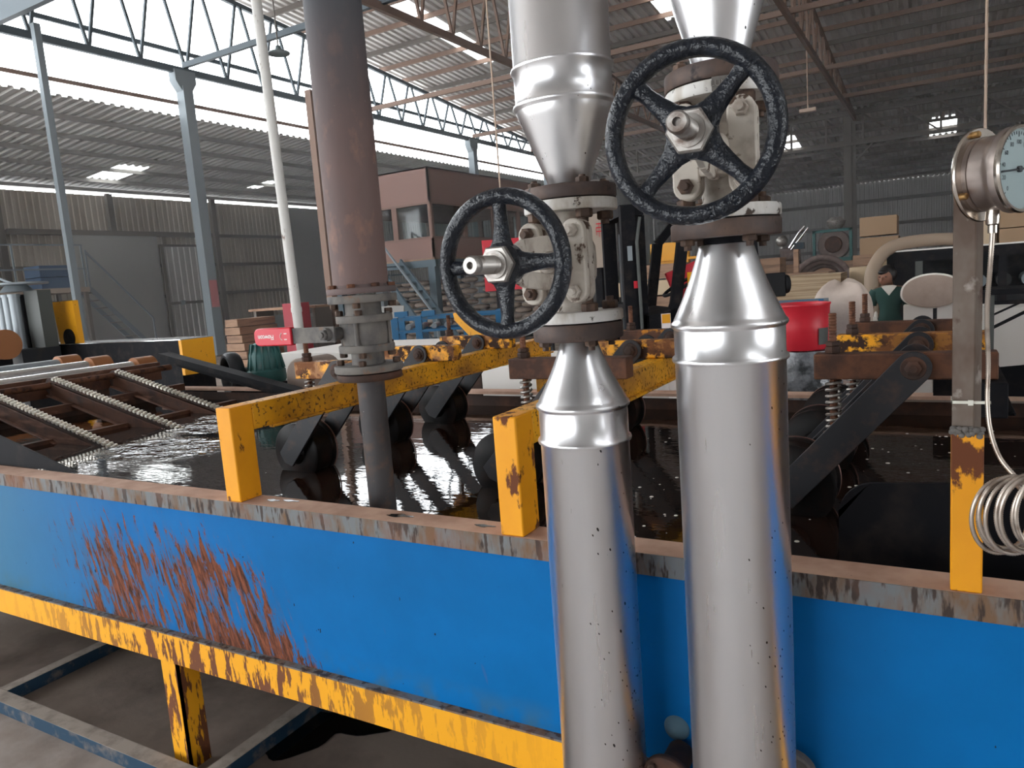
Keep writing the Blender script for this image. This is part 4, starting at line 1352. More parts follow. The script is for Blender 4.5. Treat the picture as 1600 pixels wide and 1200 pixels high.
text_mesh('Flowcon', 0.0215, 0.0003, 'lettering', A['white_print'], lv, frame(fc, (-1, 0.03, 0), (0, 0, -1)), off=0.0004)
m = MB()
cc = LV + ld * 0.186 + V((0, -0.0115, 0))
pts = [cc + V((0.009 * math.cos(a), 0, 0.011 * math.sin(a))) for a in [PI * 0.55 + i * PI * 0.9 / 10 for i in range(11)]]
m.tube(pts, 0.0013, 6)
for dz in (0.009, -0.009):
    m.bar(cc + V((0.008, 0, dz)), cc + V((0.02, 0, dz)), 0.002, 0.003)
m.build('position_mark', A['white_print'], lv)
t = thing('dip_pipe', 'dark grey pipe running from the ball valve down into the liquid', 'pipe', (BX, BY, 0.6))
m = MB(); m.cyl((BX, BY, 0.6), (BX, BY, 1.388), 0.0425, n=40); m.build('pipe', A['pipe_grey'], t)
m = MB(); m.lathe([(0.098, 1.386), (0.1, 1.389), (0.1, 1.404), (0.098, 1.407)], (BX, BY, 0), (0, 0, 1), 56); m.build('flange', A['rust_dark'], t)

# ---------------------------------------------------------------- gauge post, gauge and capillary
t = thing('gauge_post', 'yellow and bare grey post on the rim carrying the dial gauge', 'post', (0.045, 1.53, 1.03))
m = MB(); m.box(0.02, 0.07, 1.502, 1.552, 1.0305, 1.325); m.build('yellow_stub', A['yellow'], t, bevel=0.003)
m = MB(); m.obox((0.0435, 1.531, 1.5475), 0.0365, 0.0365, 0.445, Matrix.Rotation(math.radians(-20), 3, 'Z')); m.build('grey_tube', A['steel_grey'], t, bevel=0.002)
m = MB(); m.bar((0.048, 1.525, 1.735), (0.056, 1.45, 1.735), 0.03, 0.02); m.build('gauge_bracket', A['steel_grey'], t)
m = MB()
for i in range(26):
    f = i / 25
    m.ball((0.0215 + 0.045 * f, 1.506 + 0.003 * math.sin(i * 2.1), 1.327 + 0.006 * math.sin(i * 1.3)), 0.006, (1, 0.8, 0.9), 8, 6)
m.build('weld_bead', A['cast_grey'], t)
m = MB()
m.box(0.0195, 0.079, 1.5045, 1.5065, 1.3785, 1.3835); m.box(0.0195, 0.0215, 1.5045, 1.552, 1.3785, 1.3835); m.box(0.045, 0.053, 1.5, 1.5045, 1.3765, 1.3855)
m.build('cable_tie', A['zip'], t)

GA = V((0.85, -0.53, 0)).normalized()
GC = V((0.057, 1.447, 1.764))
gs = V((0.53, 0.85, 0)).normalized()
t = thing('dial_gauge', 'large satin steel dial gauge with white face at the right edge', 'gauge', (0.05, 1.44, 1.69))
m = MB(); m.lathe([(0.0725, -0.004), (0.074, -0.002), (0.074, 0.001), (0.0725, 0.003)], GC, GA, 64); m.build('mounting_flange', A['gauge_bezel'], t)
m = MB(); m.lathe([(0.0585, 0.0), (0.0585, 0.010), (0.0565, 0.0105), (0.0565, 0.012), (0.058, 0.0125), (0.058, 0.032), (0.0595, 0.038), (0.0645, 0.044), (0.0655, 0.047), (0.0655, 0.056)], GC, GA, 64); m.build('case', A['gauge_case'], t)
m = MB(); m.lathe([(0.0655, 0.056), (0.0668, 0.061), (0.065, 0.0645), (0.061, 0.0635), (0.0605, 0.056)], GC, GA, 64, False); m.build('bezel', A['gauge_bezel'], t)
m = MB(); m.lathe([(0.0605, 0.0562), (0.0605, 0.0570)], GC, GA, 64); dl = m.build('dial', A['dial'], t)
dl['label'] = 'white dial with dark marks'
m = MB()
fc = GC + GA * 0.0573
for i in range(41):
    a = math.radians(225 - 270 * i / 40)
    dd = gs * math.cos(a) + V((0, 0, 1)) * math.sin(a)
    L = 0.008 if i % 4 == 0 else 0.0045
    m.bar(fc + dd * 0.057, fc + dd * (0.057 - L), 0.0006, 0.0012 if i % 4 == 0 else 0.0007, dd.cross(GA))
m.build('scale_marks', A['ink'], dl)
for i in range(0, 11):
    a = math.radians(225 - 27 * i)
    dd = gs * math.cos(a) + V((0, 0, 1)) * math.sin(a)
    text_mesh(str(i * 20), 0.0095, 0.0001, 'numeral', A['ink'], dl, frame(fc + dd * 0.041, gs, (0, 0, 1)))
a = math.radians(185)
dd = gs * math.cos(a) + V((0, 0, 1)) * math.sin(a)
m = MB(); m.bar(fc + GA * 0.002 - dd * 0.014, fc + GA * 0.002 + dd * 0.05, 0.001, 0.0032, dd.cross(GA)); m.cyl(fc, fc + GA * 0.004, 0.005, n=16); m.build('pointer', A['ink'], t)
m = MB(); m.lathe([(0.0605, 0.0625), (0.0605, 0.0632)], GC, GA, 48); m.build('cover_glass', A['glass'], t)
for a in (1.95, -2.6, -0.3):
    dd = gs * math.cos(a) + V((0, 0, 1)) * math.sin(a)
    m = MB(); m.lathe([(0.0055, 0), (0.0055, 0.008), (0.004, 0.0095)], GC + dd * 0.0658 + GA * 0.003, GA, 14); m.build('fixing_screw', A['brass'], t)
SB = GC + GA * 0.02 + V((0, 0, -0.0575))
m = MB(); m.lathe([(0.009, -0.002), (0.0105, 0.012), (0.0095, 0.022), (0.007, 0.024), (0.007, 0.036)], SB, (0, 0, -1), 20); m.build('stem_socket', A['gauge_bezel'], t)

# capillary
P0 = SB + V((0, 0, -0.034))
path = [P0, V((0.072, 1.44, 1.62)), V((0.07, 1.475, 1.54)), V((0.074, 1.4985, 1.45)), V((0.0735, 1.4995, 1.385)), V((0.078, 1.492, 1.335)), V((0.092, 1.475, 1.29)), V((0.118, 1.46, 1.255))]
loops = []
turns = 9
for i in range(turns * 26 + 1):
    a = PI * 0.40 - 2 * PI * i / 26
    k = i / 26
    R = 0.064 + 0.004 * math.sin(k * 2.3)
    cx = 0.088 + 0.0075 * k + 0.004 * math.sin(k * 1.7)
    cy = 1.484 - 0.0055 * k
    cz = 1.192 - 0.004 * abs(math.sin(k * 1.3)) + 0.003 * k
    loops.append(V((cx + 0.8 * R * math.cos(a) * 0.86, cy + 0.34 * R * math.cos(a) - 0.012, cz + R * math.sin(a))))


def smooth_path(P, sub=8):
    out = []
    for i in range(len(P) - 1):
        p0, p1, p2, p3 = P[max(i - 1, 0)], P[i], P[i + 1], P[min(i + 2, len(P) - 1)]
        for k in range(sub):
            f = k / sub
            out.append(0.5 * ((2 * p1) + (p2 - p0) * f + (2 * p0 - 5 * p1 + 4 * p2 - p3) * f * f + (3 * p1 - p0 - 3 * p2 + p3) * f ** 3))
    out.append(P[-1])
    return out


def resample(P, step):
    out = [P[0]]
    acc = 0.0
    for a, b in zip(P, P[1:]):
        L = (b - a).length
        if L < 1e-9:
            continue
        while acc + L >= step:
            f = (step - acc) / L
            a = a + (b - a) * f
            out.append(a.copy())
            L = (b - a).length
            acc = 0.0
        acc += L
    return out


sp = resample(smooth_path(path + loops, 5), 0.00195)
m = MB(); m.tube(sp, [0.0043 if i % 2 else 0.0032 for i in range(len(sp))], 8)
tag(m.build('capillary_coil', A['capillary'], smooth=60), 'coiled armoured capillary tube hanging on the yellow gauge post', 'cable')
# ---------------------------------------------------------------- things behind the tank
def simple(name, mb, mat, label, cat, group=None, **k):
    return tag(mb.build(name, mat, **k), label, cat, group)


# white scaffold pole and thin brown post
t = thing('pole', 'thin white pole with flaking paint standing left of the brown pipe', 'pole', (-5.945, 5.765, 0))
m = MB(); m.cyl((-5.93, 5.77, 0.02), (-6.035, 5.705, 7.4), 0.052, 0.052, n=16); m.build('tube', A['pole_white'], t)
m = MB(); m.lathe([(0.062, 0), (0.062, 0.09)], (-5.949, 5.759, 1.2), (0, 0, 1), 16); m.build('coupler', A['pole_white'], t); m = MB(); m.lathe([(0.058, 0), (0.058, 0.05)], (-5.952, 5.758, 1.5), (0, 0, 1), 16); m.build('coupler', A['pole_white'], t)
m = MB(); m.box(-6.03, -5.83, 5.67, 5.87, 0, 0.02); m.build('foot_plate', A['rust'], t)
m = MB(); m.box(-11.47, -11.31, 12.0, 12.16, 0, 5.9)
simple('post', m, A['truss_brown'], 'thin brown post standing between the white pole and the brown pipe', 'post')

# black machine bed with yellow end
t = thing('machine_bed', 'long black machine bed with bright top edge and yellow end cover at left', 'machine', (-7.5, 4.8, 0))
m = MB(); m.box(-8.9, -6.24, 4.5, 4.86, 0.55, 1.335); m.build('bed', A['black_steel'], t)
m = MB(); m.box(-8.9, -6.2, 4.49, 4.88, 1.336, 1.343); m.build('top_plate', A['bright_rod'], t)
m = MB(); m.box(-6.24, -6.2, 4.5, 4.86, 1.0, 1.336); m.build('end_cover', A['yellow_machine'], t)
for x in (-8.6, -6.9):
    m = MB(); m.box(x, x + 0.25, 4.55, 4.8, 0, 0.55); m.build('leg', A['black_steel'], t)
t = thing('yellow_bracket', 'yellow box bracket standing on the black machine bed', 'machine part', (-8.2, 4.6, 1.351))
m = MB(); m.prism([(-8.40, 1.344), (-8.04, 1.344), (-8.05, 1.80), (-8.44, 1.80)], (0, 4.6, 0), (1, 0, 0), (0, 0, 1), 0.06, (0, 1, 0)); m.build('housing', A['yellow_machine'], t)
m = MB(); m.lathe([(0.1, 0), (0.1, 0.02)], (-8.2, 4.605, 1.4), (0, -1, 0), 20); m.build('bearing', A['black_steel'], t)
t = thing('hydraulic_press', 'grey machine head with upright cylinders at the far left edge', 'machine', (-8.6, 4.3, 0))
m = MB(); m.box(-9.4, -8.12, 4.05, 4.44, 0, 1.33); m.build('base', A['machine_dark'], t)
m = MB(); m.box(-8.40, -8.14, 4.30, 4.44, 1.331, 1.93); m.build('column', A['machine_grey'], t)
for x in (-8.86, -8.72, -8.59, -8.46):
    m = MB(); m.cyl((x, 4.23, 1.331), (x, 4.23, 1.88), 0.052, n=20); m.lathe([(0.06, 0), (0.06, 0.03)], (x, 4.23, 1.88), (0, 0, 1), 20); m.build('cylinder', A['cyl_grey'], t)
m = MB(); m.box(-9.4, -8.43, 4.31, 4.44, 1.331, 1.9); m.build('back_plate', A['machine_dark'], t)
m = MB(); m.lathe([(0.0, 2.0), (0.3, 2.0), (0.3, 2.02), (0.05, 2.02)], (-8.42, 4.25, 0), (0, 0, 1), 32); m.lathe([(0.16, 1.93), (0.1, 2.0)], (-8.42, 4.25, 0), (0, 0, 1), 24); m.cyl((-8.42, 4.25, 2.0), (-8.75, 4.15, 2.14), 0.014, n=8); m.build('hand_crank', A['cyl_grey'], t)
t = thing('rubber_roll', 'orange brown roll end at the far left edge', 'roll', (-7.9, 3.8, 0))
m = MB(); m.cyl((-8.6, 3.78, 1.41), (-7.83, 3.78, 1.41), 0.145, n=36); m.build('barrel', A['brown_roll'], t)
m = MB(); m.box(-8.5, -8.35, 3.7, 3.86, 0, 1.28); m.box(-8.05, -7.93, 3.7, 3.86, 0, 1.28); m.build('stand', A['black_steel'], t)

# drive at the back of the conveyor
t = thing('gear_motor', 'green ribbed electric motor under the red lever', 'motor', (-4.37, 3.85, 0))
c = V((-4.37, 3.86, 0))
m = MB(); m.lathe([(0.13, 1.04), (0.14, 1.06), (0.14, 1.13), (0.12, 1.15), (0.115, 1.25), (0.09, 1.3), (0.075, 1.335), (0.05, 1.34)], c, (0, 0, 1), 28); m.build('body', A['green_motor'], t)
m = MB()
for i in range(14):
    a = 2 * PI * i / 14
    d = V((math.cos(a), math.sin(a), 0))
    m.bar(c + d * 0.128 + V((0, 0, 1.14)), c + d * 0.09 + V((0, 0, 1.33)), 0.012, 0.022, d)
m.build('cooling_rib', A['green_motor'], t)
m = MB(); m.box(-4.5, -4.24, 3.75, 3.98, 0.0, 1.04); m.build('stand', A['machine_dark'], t)
t = thing('belt_guard', 'dusty beige half round guard beside the green motor', 'guard', (-3.95, 3.86, 0))
m = MB()
out = [(0.135 * math.cos(a), 0.135 * math.sin(a)) for a in [PI * i / 14 for i in range(15)]] + [(-0.135, -0.14), (0.135, -0.14)]
m.prism(out, (-3.93, 3.76, 1.09), (1, 0, 0), (0, 0, 1), 0.3, (0, 1, 0)); m.build('cover', A['guard_beige'], t, bevel=0.01)
m = MB(); m.box(-4.03, -3.83, 3.8, 4.02, 0, 0.95); m.build('stand', A['machine_dark'], t)
t = thing('wheel_hoop', 'dark round belt wheel left of the green motor', 'wheel', (-4.6, 3.8, 0))
m = MB(); m.torus((-4.70, 3.82, 1.1), (-0.45, -1, 0.0), 0.15, 0.028, 40, 10, 2.0); m.build('rim', A['machine_dark'], t)
m = MB(); m.cyl((-4.68, 3.77, 1.1), (-4.62, 3.9, 1.1), 0.05, n=18)
for i in range(5):
    a = 2 * PI * i / 5
    ux = V((0.91, -0.41, 0))
    m.bar(V((-4.65, 3.83, 1.1)), V((-4.66, 3.82, 1.1)) + ux * (0.145 * math.cos(a)) + V((0, 0, 0.145 * math.sin(a))), 0.03, 0.012, (-0.45, -1, 0))
m.build('hub', A['machine_grey'], t)
m = MB(); m.box(-4.72, -4.58, 3.86, 3.98, 0, 1.06); m.build('stand', A['machine_dark'], t)

# pale sheets just behind the tank
m = MB(); m.box(-4.75, -3.2, 4.35, 5.3, 0, 1.205)
simple('board_stack', m, A['white_board'], 'flat white stack of sheets behind the ball valve', 'stack', bevel=0.004)
m = MB(); m.box(-2.62, -1.35, 4.1, 5.0, 0, 1.11)
simple('board_stack', m, A['white_board'], 'pale stack of sheets seen under the middle of the yellow frame', 'stack', bevel=0.004)
m = MB(); m.box(-3.1, -2.66, 4.15, 4.9, 0, 1.1)
simple('crate', m, A['rust_dark'], 'dark crate left of the pale stack behind the tank', 'crate')

# blue frames
t = thing('roller_conveyor', 'blue steel conveyor frame in the middle distance under the left handwheel', 'machine', (-5.2, 7.4, 0))
ex = V((0.87, 0.49, 0)); ey = V((-0.49, 0.87, 0)); o0 = V((-5.76, 7.1, 0))
Fm = Matrix((ex, ey, V((0, 0, 1)))).transposed()
for yy in (0.0, 0.55):
    m = MB(); m.bar(o0 + ey * yy + V((0, 0, 1.29)), o0 + ey * yy + ex * 1.35 + V((0, 0, 1.29)), 0.05, 0.035); m.build('side_rail', A['blue_frame'], t)
    m = MB(); m.bar(o0 + ey * yy + V((0, 0, 1.14)), o0 + ey * yy + ex * 1.35 + V((0, 0, 1.14)), 0.05, 0.03); m.build('lower_rail', A['blue_frame'], t)
    for xx in (0.03, 0.32, 0.9, 1.3):
        m = MB(); q = o0 + ey * yy + ex * xx; m.obox(q + V((0, 0, 0.66)), 0.08, 0.08, 1.32, Fm); m.build('leg', A['blue_frame'], t)
for i in range(7):
    m = MB(); q = o0 + ex * (0.18 + i * 0.16) + V((0, 0, 1.19)); m.cyl(q + ey * 0.04, q + ey * 0.51, 0.035, n=14); m.build('roller', A['cyl_grey'], t)
for xx, zz in ((0.12, 1.36), (0.45, 1.35)):
    m = MB(); q = o0 + ex * xx; m.obox(q + V((0, 0, zz)), 0.16, 0.1, 0.06, Fm); m.build('clamp_block', A['blue_frame'], t)
t = thing('yellow_guide', 'bright yellow slanting arm below the left handwheel', 'machine part', (-4.6, 7.15, 0))
m = MB()
m.prism([(-4.80, 1.345), (-4.72, 1.35), (-4.52, 1.24), (-4.42, 1.15), (-4.42, 1.07), (-4.60, 1.08), (-4.78, 1.26)], (0, 7.0, 0), (1, 0, 0), (0, 0, 1), 0.12, (0.4, 1, 0)); m.build('arm', A['yellow_machine'], t, bevel=0.01)
m = MB(); m.box(-4.58, -4.44, 7.03, 7.15, 0, 1.08); m.build('pedestal', A['blue_frame'], t)
t = thing('pump_motor', 'small grey green motor right of the yellow arm', 'motor', (-4.1, 7.5, 0))
m = MB(); m.cyl((-4.2, 7.4, 1.09), (-3.96, 7.53, 1.09), 0.08, n=20); m.build('body', A['machine_grey'], t)
m = MB(); m.box(-4.16, -4.0, 7.38, 7.54, 0, 1.0); m.build('pedestal', A['machine_dark'], t)

# notice board
t = thing('notice_board', 'red framed board with pale panel on a black post behind the left handwheel', 'board', (-7.1, 12.2, 0))
bx = V((0.92, 0.39, 0)).normalized()
q0 = V((-7.50, 12.12, 0))
m = MB()
for u0, u1, z0, z1 in ((0, 0.2, 1.5, 2.46), (0.2, 1.4, 1.5, 1.72), (0.2, 1.4, 2.26, 2.46), (1.2, 1.4, 1.72, 2.26)):
    m.bar(q0 + bx * u0 + V((0, 0, (z0 + z1) / 2)), q0 + bx * u1 + V((0, 0, (z0 + z1) / 2)), 0.05, z1 - z0)
m.build('frame', A['red'], t)
m = MB(); m.bar(q0 + bx * 0.2 + V((0, 0, 1.99)), q0 + bx * 1.2 + V((0, 0, 1.99)), 0.03, 0.54); m.build('panel', A['panel_beige'], t)
m = MB(); q = q0 + bx * 0.24; m.obox(q + V((0, 0.06, 0.75)), 0.12, 0.08, 1.5); m.build('post', A['black_steel'], t); m = MB(); q = q0 + bx * 1.15; m.obox(q + V((0, 0.06, 0.75)), 0.12, 0.08, 1.5); m.build('post', A['black_steel'], t)
t = thing('control_panel', 'beige panel with red characters behind the left valve', 'panel', (-3.3, 7.5, 0))
px = V((0.93, 0.36, 0)).normalized(); q0 = V((-3.62, 7.38, 0)); nx = V((0.36, -0.93, 0))
m = MB(); m.bar(q0 + V((0, 0, 2.1)), q0 + px * 0.63 + V((0, 0, 2.1)), 0.1, 0.74); m.build('case', A['panel_beige'], t)
m = MB()
k = q0 + px * 0.475 + nx * 0.052 + V((0, 0, 2.125))
for a, b_ in (((-0.03, 0.07), (0.03, 0.07)), ((-0.03, 0.03), (0.03, 0.03)), ((0, 0.08), (0, -0.07)), ((-0.03, 0.03), (-0.03, -0.05)), ((0.03, 0.03), (0.03, -0.05)), ((-0.03, -0.01), (0.03, -0.01))):
    m.bar(k + px * a[0] + V((0, 0, a[1])), k + px * b_[0] + V((0, 0, b_[1])), 0.004, 0.011, nx if a[0] == b_[0] else (0, 0, 1))
m.build('red_characters', A['red'], t)
m = MB(); m.bar(q0 + px * 0.46 - nx * 0.09 + V((0, 0, 0)), q0 + px * 0.46 - nx * 0.09 + V((0, 0, 1.9)), 0.12, 0.08); m.build('post', A['black_steel'], t)

# forklift, built facing -x, then turned
fk = thing('forklift', 'black and red forklift truck behind the right insulated pipe', 'forklift', (0, 0, 0))
for s in (-1, 1):
    m = MB(); m.box(-0.1, 0.02, s * 0.42 - 0.04, s * 0.42 + 0.04, 0.1, 2.2); m.build('mast_rail', A['black_steel'], fk)
    m = MB(); m.box(0.03, 0.12, s * 0.32 - 0.035, s * 0.32 + 0.035, 0.15, 2.12); m.build('inner_rail', A['black_steel'], fk)
for z in (2.12, 1.3, 0.5):
    m = MB(); m.box(-0.1, 0.1, -0.42, 0.42, z, z + 0.09); m.build('mast_crossbar', A['black_steel'], fk)
m = MB(); m.cyl((0.02, 0.12, 0.3), (0.02, 0.12, 2.0), 0.035, n=12); m.build('lift_cylinder', A['machine_dark'], fk)
m = MB(); m.cyl((0.02, -0.12, 0.3), (0.02, -0.12, 2.0), 0.035, n=12); m.build('lift_cylinder', A['machine_dark'], fk)
for yy in (-0.475, -0.3, 0.05):
    m = MB(); m.tube([(0.0, yy, 0.6), (0.03, yy, 1.2), (0.02, yy, 1.9), (0.06, yy + 0.03, 2.1)], 0.014, 8); m.build('hydraulic_hose', A['machine_grey'], fk)
m = MB(); m.box(-0.06, -0.02, -0.468, -0.462, 1.75, 1.87); m.build('mast_label', A['cyl_grey'], fk)
m = MB(); m.box(-0.02, 0.02, -0.468, -0.462, 1.52, 1.58); m.build('reflector', A['red'], fk)
m = MB()
for z in (0.35, 0.75):
    m.box(-0.16, -0.1, -0.5, 0.5, z, z + 0.12)
m.build('fork_carriage', A['black_steel'], fk)
for s in (-1, 1):
    m = MB(); m.box(-0.2, -0.16, s * 0.3 - 0.06, s * 0.3 + 0.06, 0.06, 0.9); m.box(-1.0, -0.2, s * 0.3 - 0.06, s * 0.3 + 0.06, 0.06, 0.11); m.build('fork', A['machine_dark'], fk)
for s in (-1, 1):
    m = MB()
    m.bar((0.28, s * 0.42, 1.0), (0.42, s * 0.42, 1.9), 0.06, 0.09); m.bar((0.42, s * 0.42, 1.9), (0.62, s * 0.42, 2.12), 0.06, 0.08); m.build('guard_pillar', A['black_steel'], fk)
    m = MB(); m.bar((1.06, s * 0.42, 1.0), (1.0, s * 0.42, 2.12), 0.05, 0.06); m.build('guard_pillar', A['black_steel'], fk)
m = MB()
for s in (-1, 1):
    m.bar((0.6, s * 0.42, 2.12), (1.0, s * 0.42, 2.12), 0.06, 0.06)
for i in range(4):
    m.bar((0.62 + i * 0.12, -0.42, 2.12), (0.62 + i * 0.13, 0.42, 2.12), 0.03, 0.05)
m.build('overhead_guard', A['black_steel'], fk)
m = MB(); m.prism([(0.1, 0.35), (0.1, 1.28), (0.34, 1.33), (0.42, 0.95), (0.42, 0.35)], (0, -0.45, 0), (1, 0, 0), (0, 0, 1), 0.9, (0, 1, 0)); m.build('front_cowl', A['black_steel'], fk)
m = MB(); m.box(0.35, 1.45, -0.46, 0.46, 0.3, 0.9); m.build('chassis', A['red_dull'], fk, bevel=0.02)
m = MB(); m.prism([(1.2, 0.9), (1.2, 1.12), (1.6, 1.12), (1.68, 0.9), (1.68, 0.35), (1.2, 0.35)], (0, -0.47, 0), (1, 0, 0), (0, 0, 1), 0.94, (0, 1, 0)); m.build('counterweight', A['red'], fk, bevel=0.03)
m = MB(); m.box(0.75, 1.2, -0.28, 0.28, 0.9, 1.05); m.bar((1.1, 0, 1.05), (1.22, 0, 1.5), 0.5, 0.1, (1, 0, 0)); m.build('seat', A['rubber'], fk, bevel=0.02)
m = MB(); m.prism([(0.46, 1.62), (0.76, 1.72), (0.72, 1.38), (0.55, 1.36)], (0, 0.3, 0), (1, 0, 0), (0, 0, 1), 0.06, (0, 1, 0)); m.build('side_panel', A['red'], fk)
m = MB(); m.torus((0.5, 0, 1.5), (-0.55, 0, 1), 0.16, 0.016, 28, 8); m.cyl((0.5, 0, 1.5), (0.36, 0, 1.2), 0.03, n=10); m.bar((0.5, -0.15, 1.5), (0.5, 0.15, 1.5), 0.02, 0.02); m.build('steering_wheel', A['rubber'], fk)
for x, r in ((0.3, 0.26), (1.35, 0.22)):
    for s in (-1, 1):
        m = MB(); m.torus((x, s * 0.43, r), (0, 1, 0), r - 0.07, 0.07, 28, 10, 1.1); m.cyl((x, s * 0.43 - 0.05, r), (x, s * 0.43 + 0.05, r), r - 0.08, n=20); m.build('tyre', A['rubber'], fk)
m = MB(); m.box(1.08, 1.26, -0.5, -0.38, 1.36, 1.56); m.cyl((1.26, -0.44, 1.46), (1.3, -0.44, 1.46), 0.08, n=16); m.bar((1.0, -0.43, 1.5), (1.1, -0.43, 1.48), 0.04, 0.04); m.build('rear_lamp', A['rubber'], fk, bevel=0.01)
m = MB(); m.box(0.44, 0.5, -0.52, -0.44, 1.5, 1.62); m.build('side_lamp', A['yellow_machine'], fk)
m = MB(); m.box(0.2, 0.28, -0.456, -0.451, 1.12, 1.29); lb = m.build('safety_label', A['white_print'], fk)
m = MB(); m.box(0.205, 0.275, -0.459, -0.456, 1.21, 1.285); m.build('label_band', A['yellow_machine'], lb)
fk.location = (-2.44, 6.31, 0)
fk.rotation_euler = (0, 0, math.radians(33))

# red drum on a film wrapped pallet
t = thing('red_drum', 'red open drum with a grey patch right of the wider insulated pipe', 'drum', (-0.79, 5.15, 1.075))
m = MB(); m.lathe([(0.172, 1.076), (0.178, 1.085), (0.179, 1.2), (0.182, 1.22), (0.178, 1.24), (0.184, 1.355), (0.19, 1.362), (0.19, 1.372), (0.182, 1.372), (0.176, 1.36), (0.17, 1.25), (0.16, 1.1), (0.0, 1.095)], (-0.79, 5.15, 0), (0, 0, 1), 48, False); m.build('shell', A['red'], t)
m = MB()
R0 = [(0.181 * math.cos(a), 0.181 * math.sin(a)) for a in [-0.78 + 0.08 * i for i in range(7)]]
m.loft([[(-0.79 + x * 0.985, 5.15 + y * 0.985, 1.11) for x, y in R0], [(-0.79 + x * 1.01, 5.15 + y * 1.01, 1.11) for x, y in R0], [(-0.79 + x * 1.03, 5.15 + y * 1.03, 1.215) for x, y in R0], [(-0.79 + x * 0.99, 5.15 + y * 0.99, 1.215) for x, y in R0]], False, False)
m.build('patch', A['machine_grey'], t)
m = MB()
rings = []
for z, s in ((0, 0.26), (0.3, 0.25), (0.6, 0.245), (0.85, 0.235), (1.0, 0.215), (1.07, 0.2)):
    rings.append([(-0.78 + s * math.cos(2 * PI * i / 40) * (1 + 0.04 * math.sin(7 * i + z * 9)), 5.16 + s * math.sin(2 * PI * i / 40) * (1 + 0.04 * math.cos(5 * i + z * 13)), z + 0.01 * math.sin(3 * i) * (1 if 0 < z < 1.05 else 0)) for i in range(40)])
m.loft(rings)
simple('wrapped_stack', m, A['film'], 'grey film wrapped stack carrying the red drum', 'stack')

# two cloth covered bales with the worker between
def lumpy(cx, cy, sx, sy, h, seed, peak=None, n=48, lev=14):
    rings = []
    rnd = random.Random(seed)
    ph = [rnd.uniform(0, 6) for _ in range(8)]
    for j in range(lev + 1):
        f = j / lev
        z = h * f
        sh = 1.0 - 0.06 * f if f < 0.74 else max(0.02, (1 - ((f - 0.74) / 0.26) ** 3.0)) ** 0.5 * 0.955
        ring = []
        for i in range(n):
            a = 2 * PI * i / n
            ca, sa = math.cos(a), math.sin(a)
            e = 0.55
            x = math.copysign(abs(ca) ** e, ca); y = math.copysign(abs(sa) ** e, sa)
            w = 1 + 0.05 * math.sin(3 * a + ph[0] + 2 * f) + 0.035 * math.sin(5 * a + ph[1] - 5 * f) + 0.02 * math.sin(11 * a + ph[2])
            zz = z + (0.05 * math.sin(2 * a + ph[3]) + 0.04 * math.sin(4 * a + ph[4])) * f
            if peak:
                d = math.hypot(cx + sx * x * sh - peak[0], cy + sy * y * sh - peak[1])
                zz += peak[2] * math.exp(-(d / 0.2) ** 2) * f ** 2
            ring.append((cx + sx * x * sh * w, cy + sy * y * sh * w, max(zz, 0) if j else 0))
        rings.append(ring)
    mb = MB(); mb.loft(rings)
    return mb


m = lumpy(-0.97, 9.28, 0.33, 0.38, 1.36, 5, (-0.72, 9.05, 0.14))
o = simple('covered_bale', m, A['bag'], 'lumpy cream canvas covered bale left of the bowed worker', 'bale', smooth=80, sub=1)
t = thing('cloth_roll', 'big round ended roll under white cloth right of the bowed worker', 'roll', (-0.1, 10.2, 0))
dome = []
for i in range(25):
    a = PI * i / 24
    dome.append((0.3 * math.cos(a), 0.21 * math.sin(a) ** 0.85))
for i in range(1, 24):
    a = PI + PI * i / 24
    dome.append((0.3 * math.cos(a), 0.16 * math.sin(a)))
m = MB(); m.prism([(x * 1.07, y * 1.07) for x, y in dome], (-0.07, 9.75, 1.165), (1, 0, 0), (0, 0, 1), 0.25, (0, 1, 0)); m.build('cloth_cover', A['white_cloth'], t, bevel=0.015)
m = MB(); m.prism(dome, (-0.07, 9.735, 1.165), (1, 0, 0), (0, 0, 1), 0.03, (0, 1, 0)); m.build('end_disc', A['roll_face'], t, bevel=0.008)
for x0, x1 in ((-0.36, -0.06), (-0.02, 0.32)):
    m = MB(); m.box(x0, x1, 9.78, 10.0, 0, 1.04); m.build('base_panel', A['white_board'], t, bevel=0.006)

# the worker
pz = V((-0.52, 10.12, 0))
t = thing('person', 'person in a dark green smock with white collar, head bowed, between the two pale bales', 'person', pz)
m = MB()
P = lambda x, y, z: (pz.x + x, pz.y + y, z)
m.ball(P(-0.03, -0.075, 1.385), 0.092, (0.86, 1.02, 1.16), 20, 14)          # skull
m.ball(P(-0.055, -0.125, 1.335), 0.055, (0.95, 0.9, 1.05), 16, 10)           # jaw
m.ball(P(-0.07, -0.178, 1.362), 0.015, (0.8, 1.1, 1.3), 8, 6)                # nose
m.ball(P(-0.078, -0.165, 1.328), 0.018, (1.2, 0.6, 0.5), 8, 6)               # lips
for s in (-1, 1):
    m.ball(P(-0.03 + s * 0.082, -0.065, 1.37), 0.026, (0.5, 0.8, 1.2), 8, 6)  # ears
m.tube([P(0, 0.0, 1.2), P(-0.005, -0.02, 1.27), P(-0.02, -0.05, 1.34)], [0.06, 0.05, 0.05], 12)
m.tube([P(0, 0, 0.78), P(0, 0, 0.95), P(0, 0, 1.1), P(0, 0, 1.2), P(0, 0, 1.235)], [0.1, 0.085, 0.095, 0.08, 0.06], 16)
m.tube([P(-0.16, 0, 1.2), P(0, 0, 1.22), P(0.16, 0, 1.2)], [0.05, 0.06, 0.05], 12)
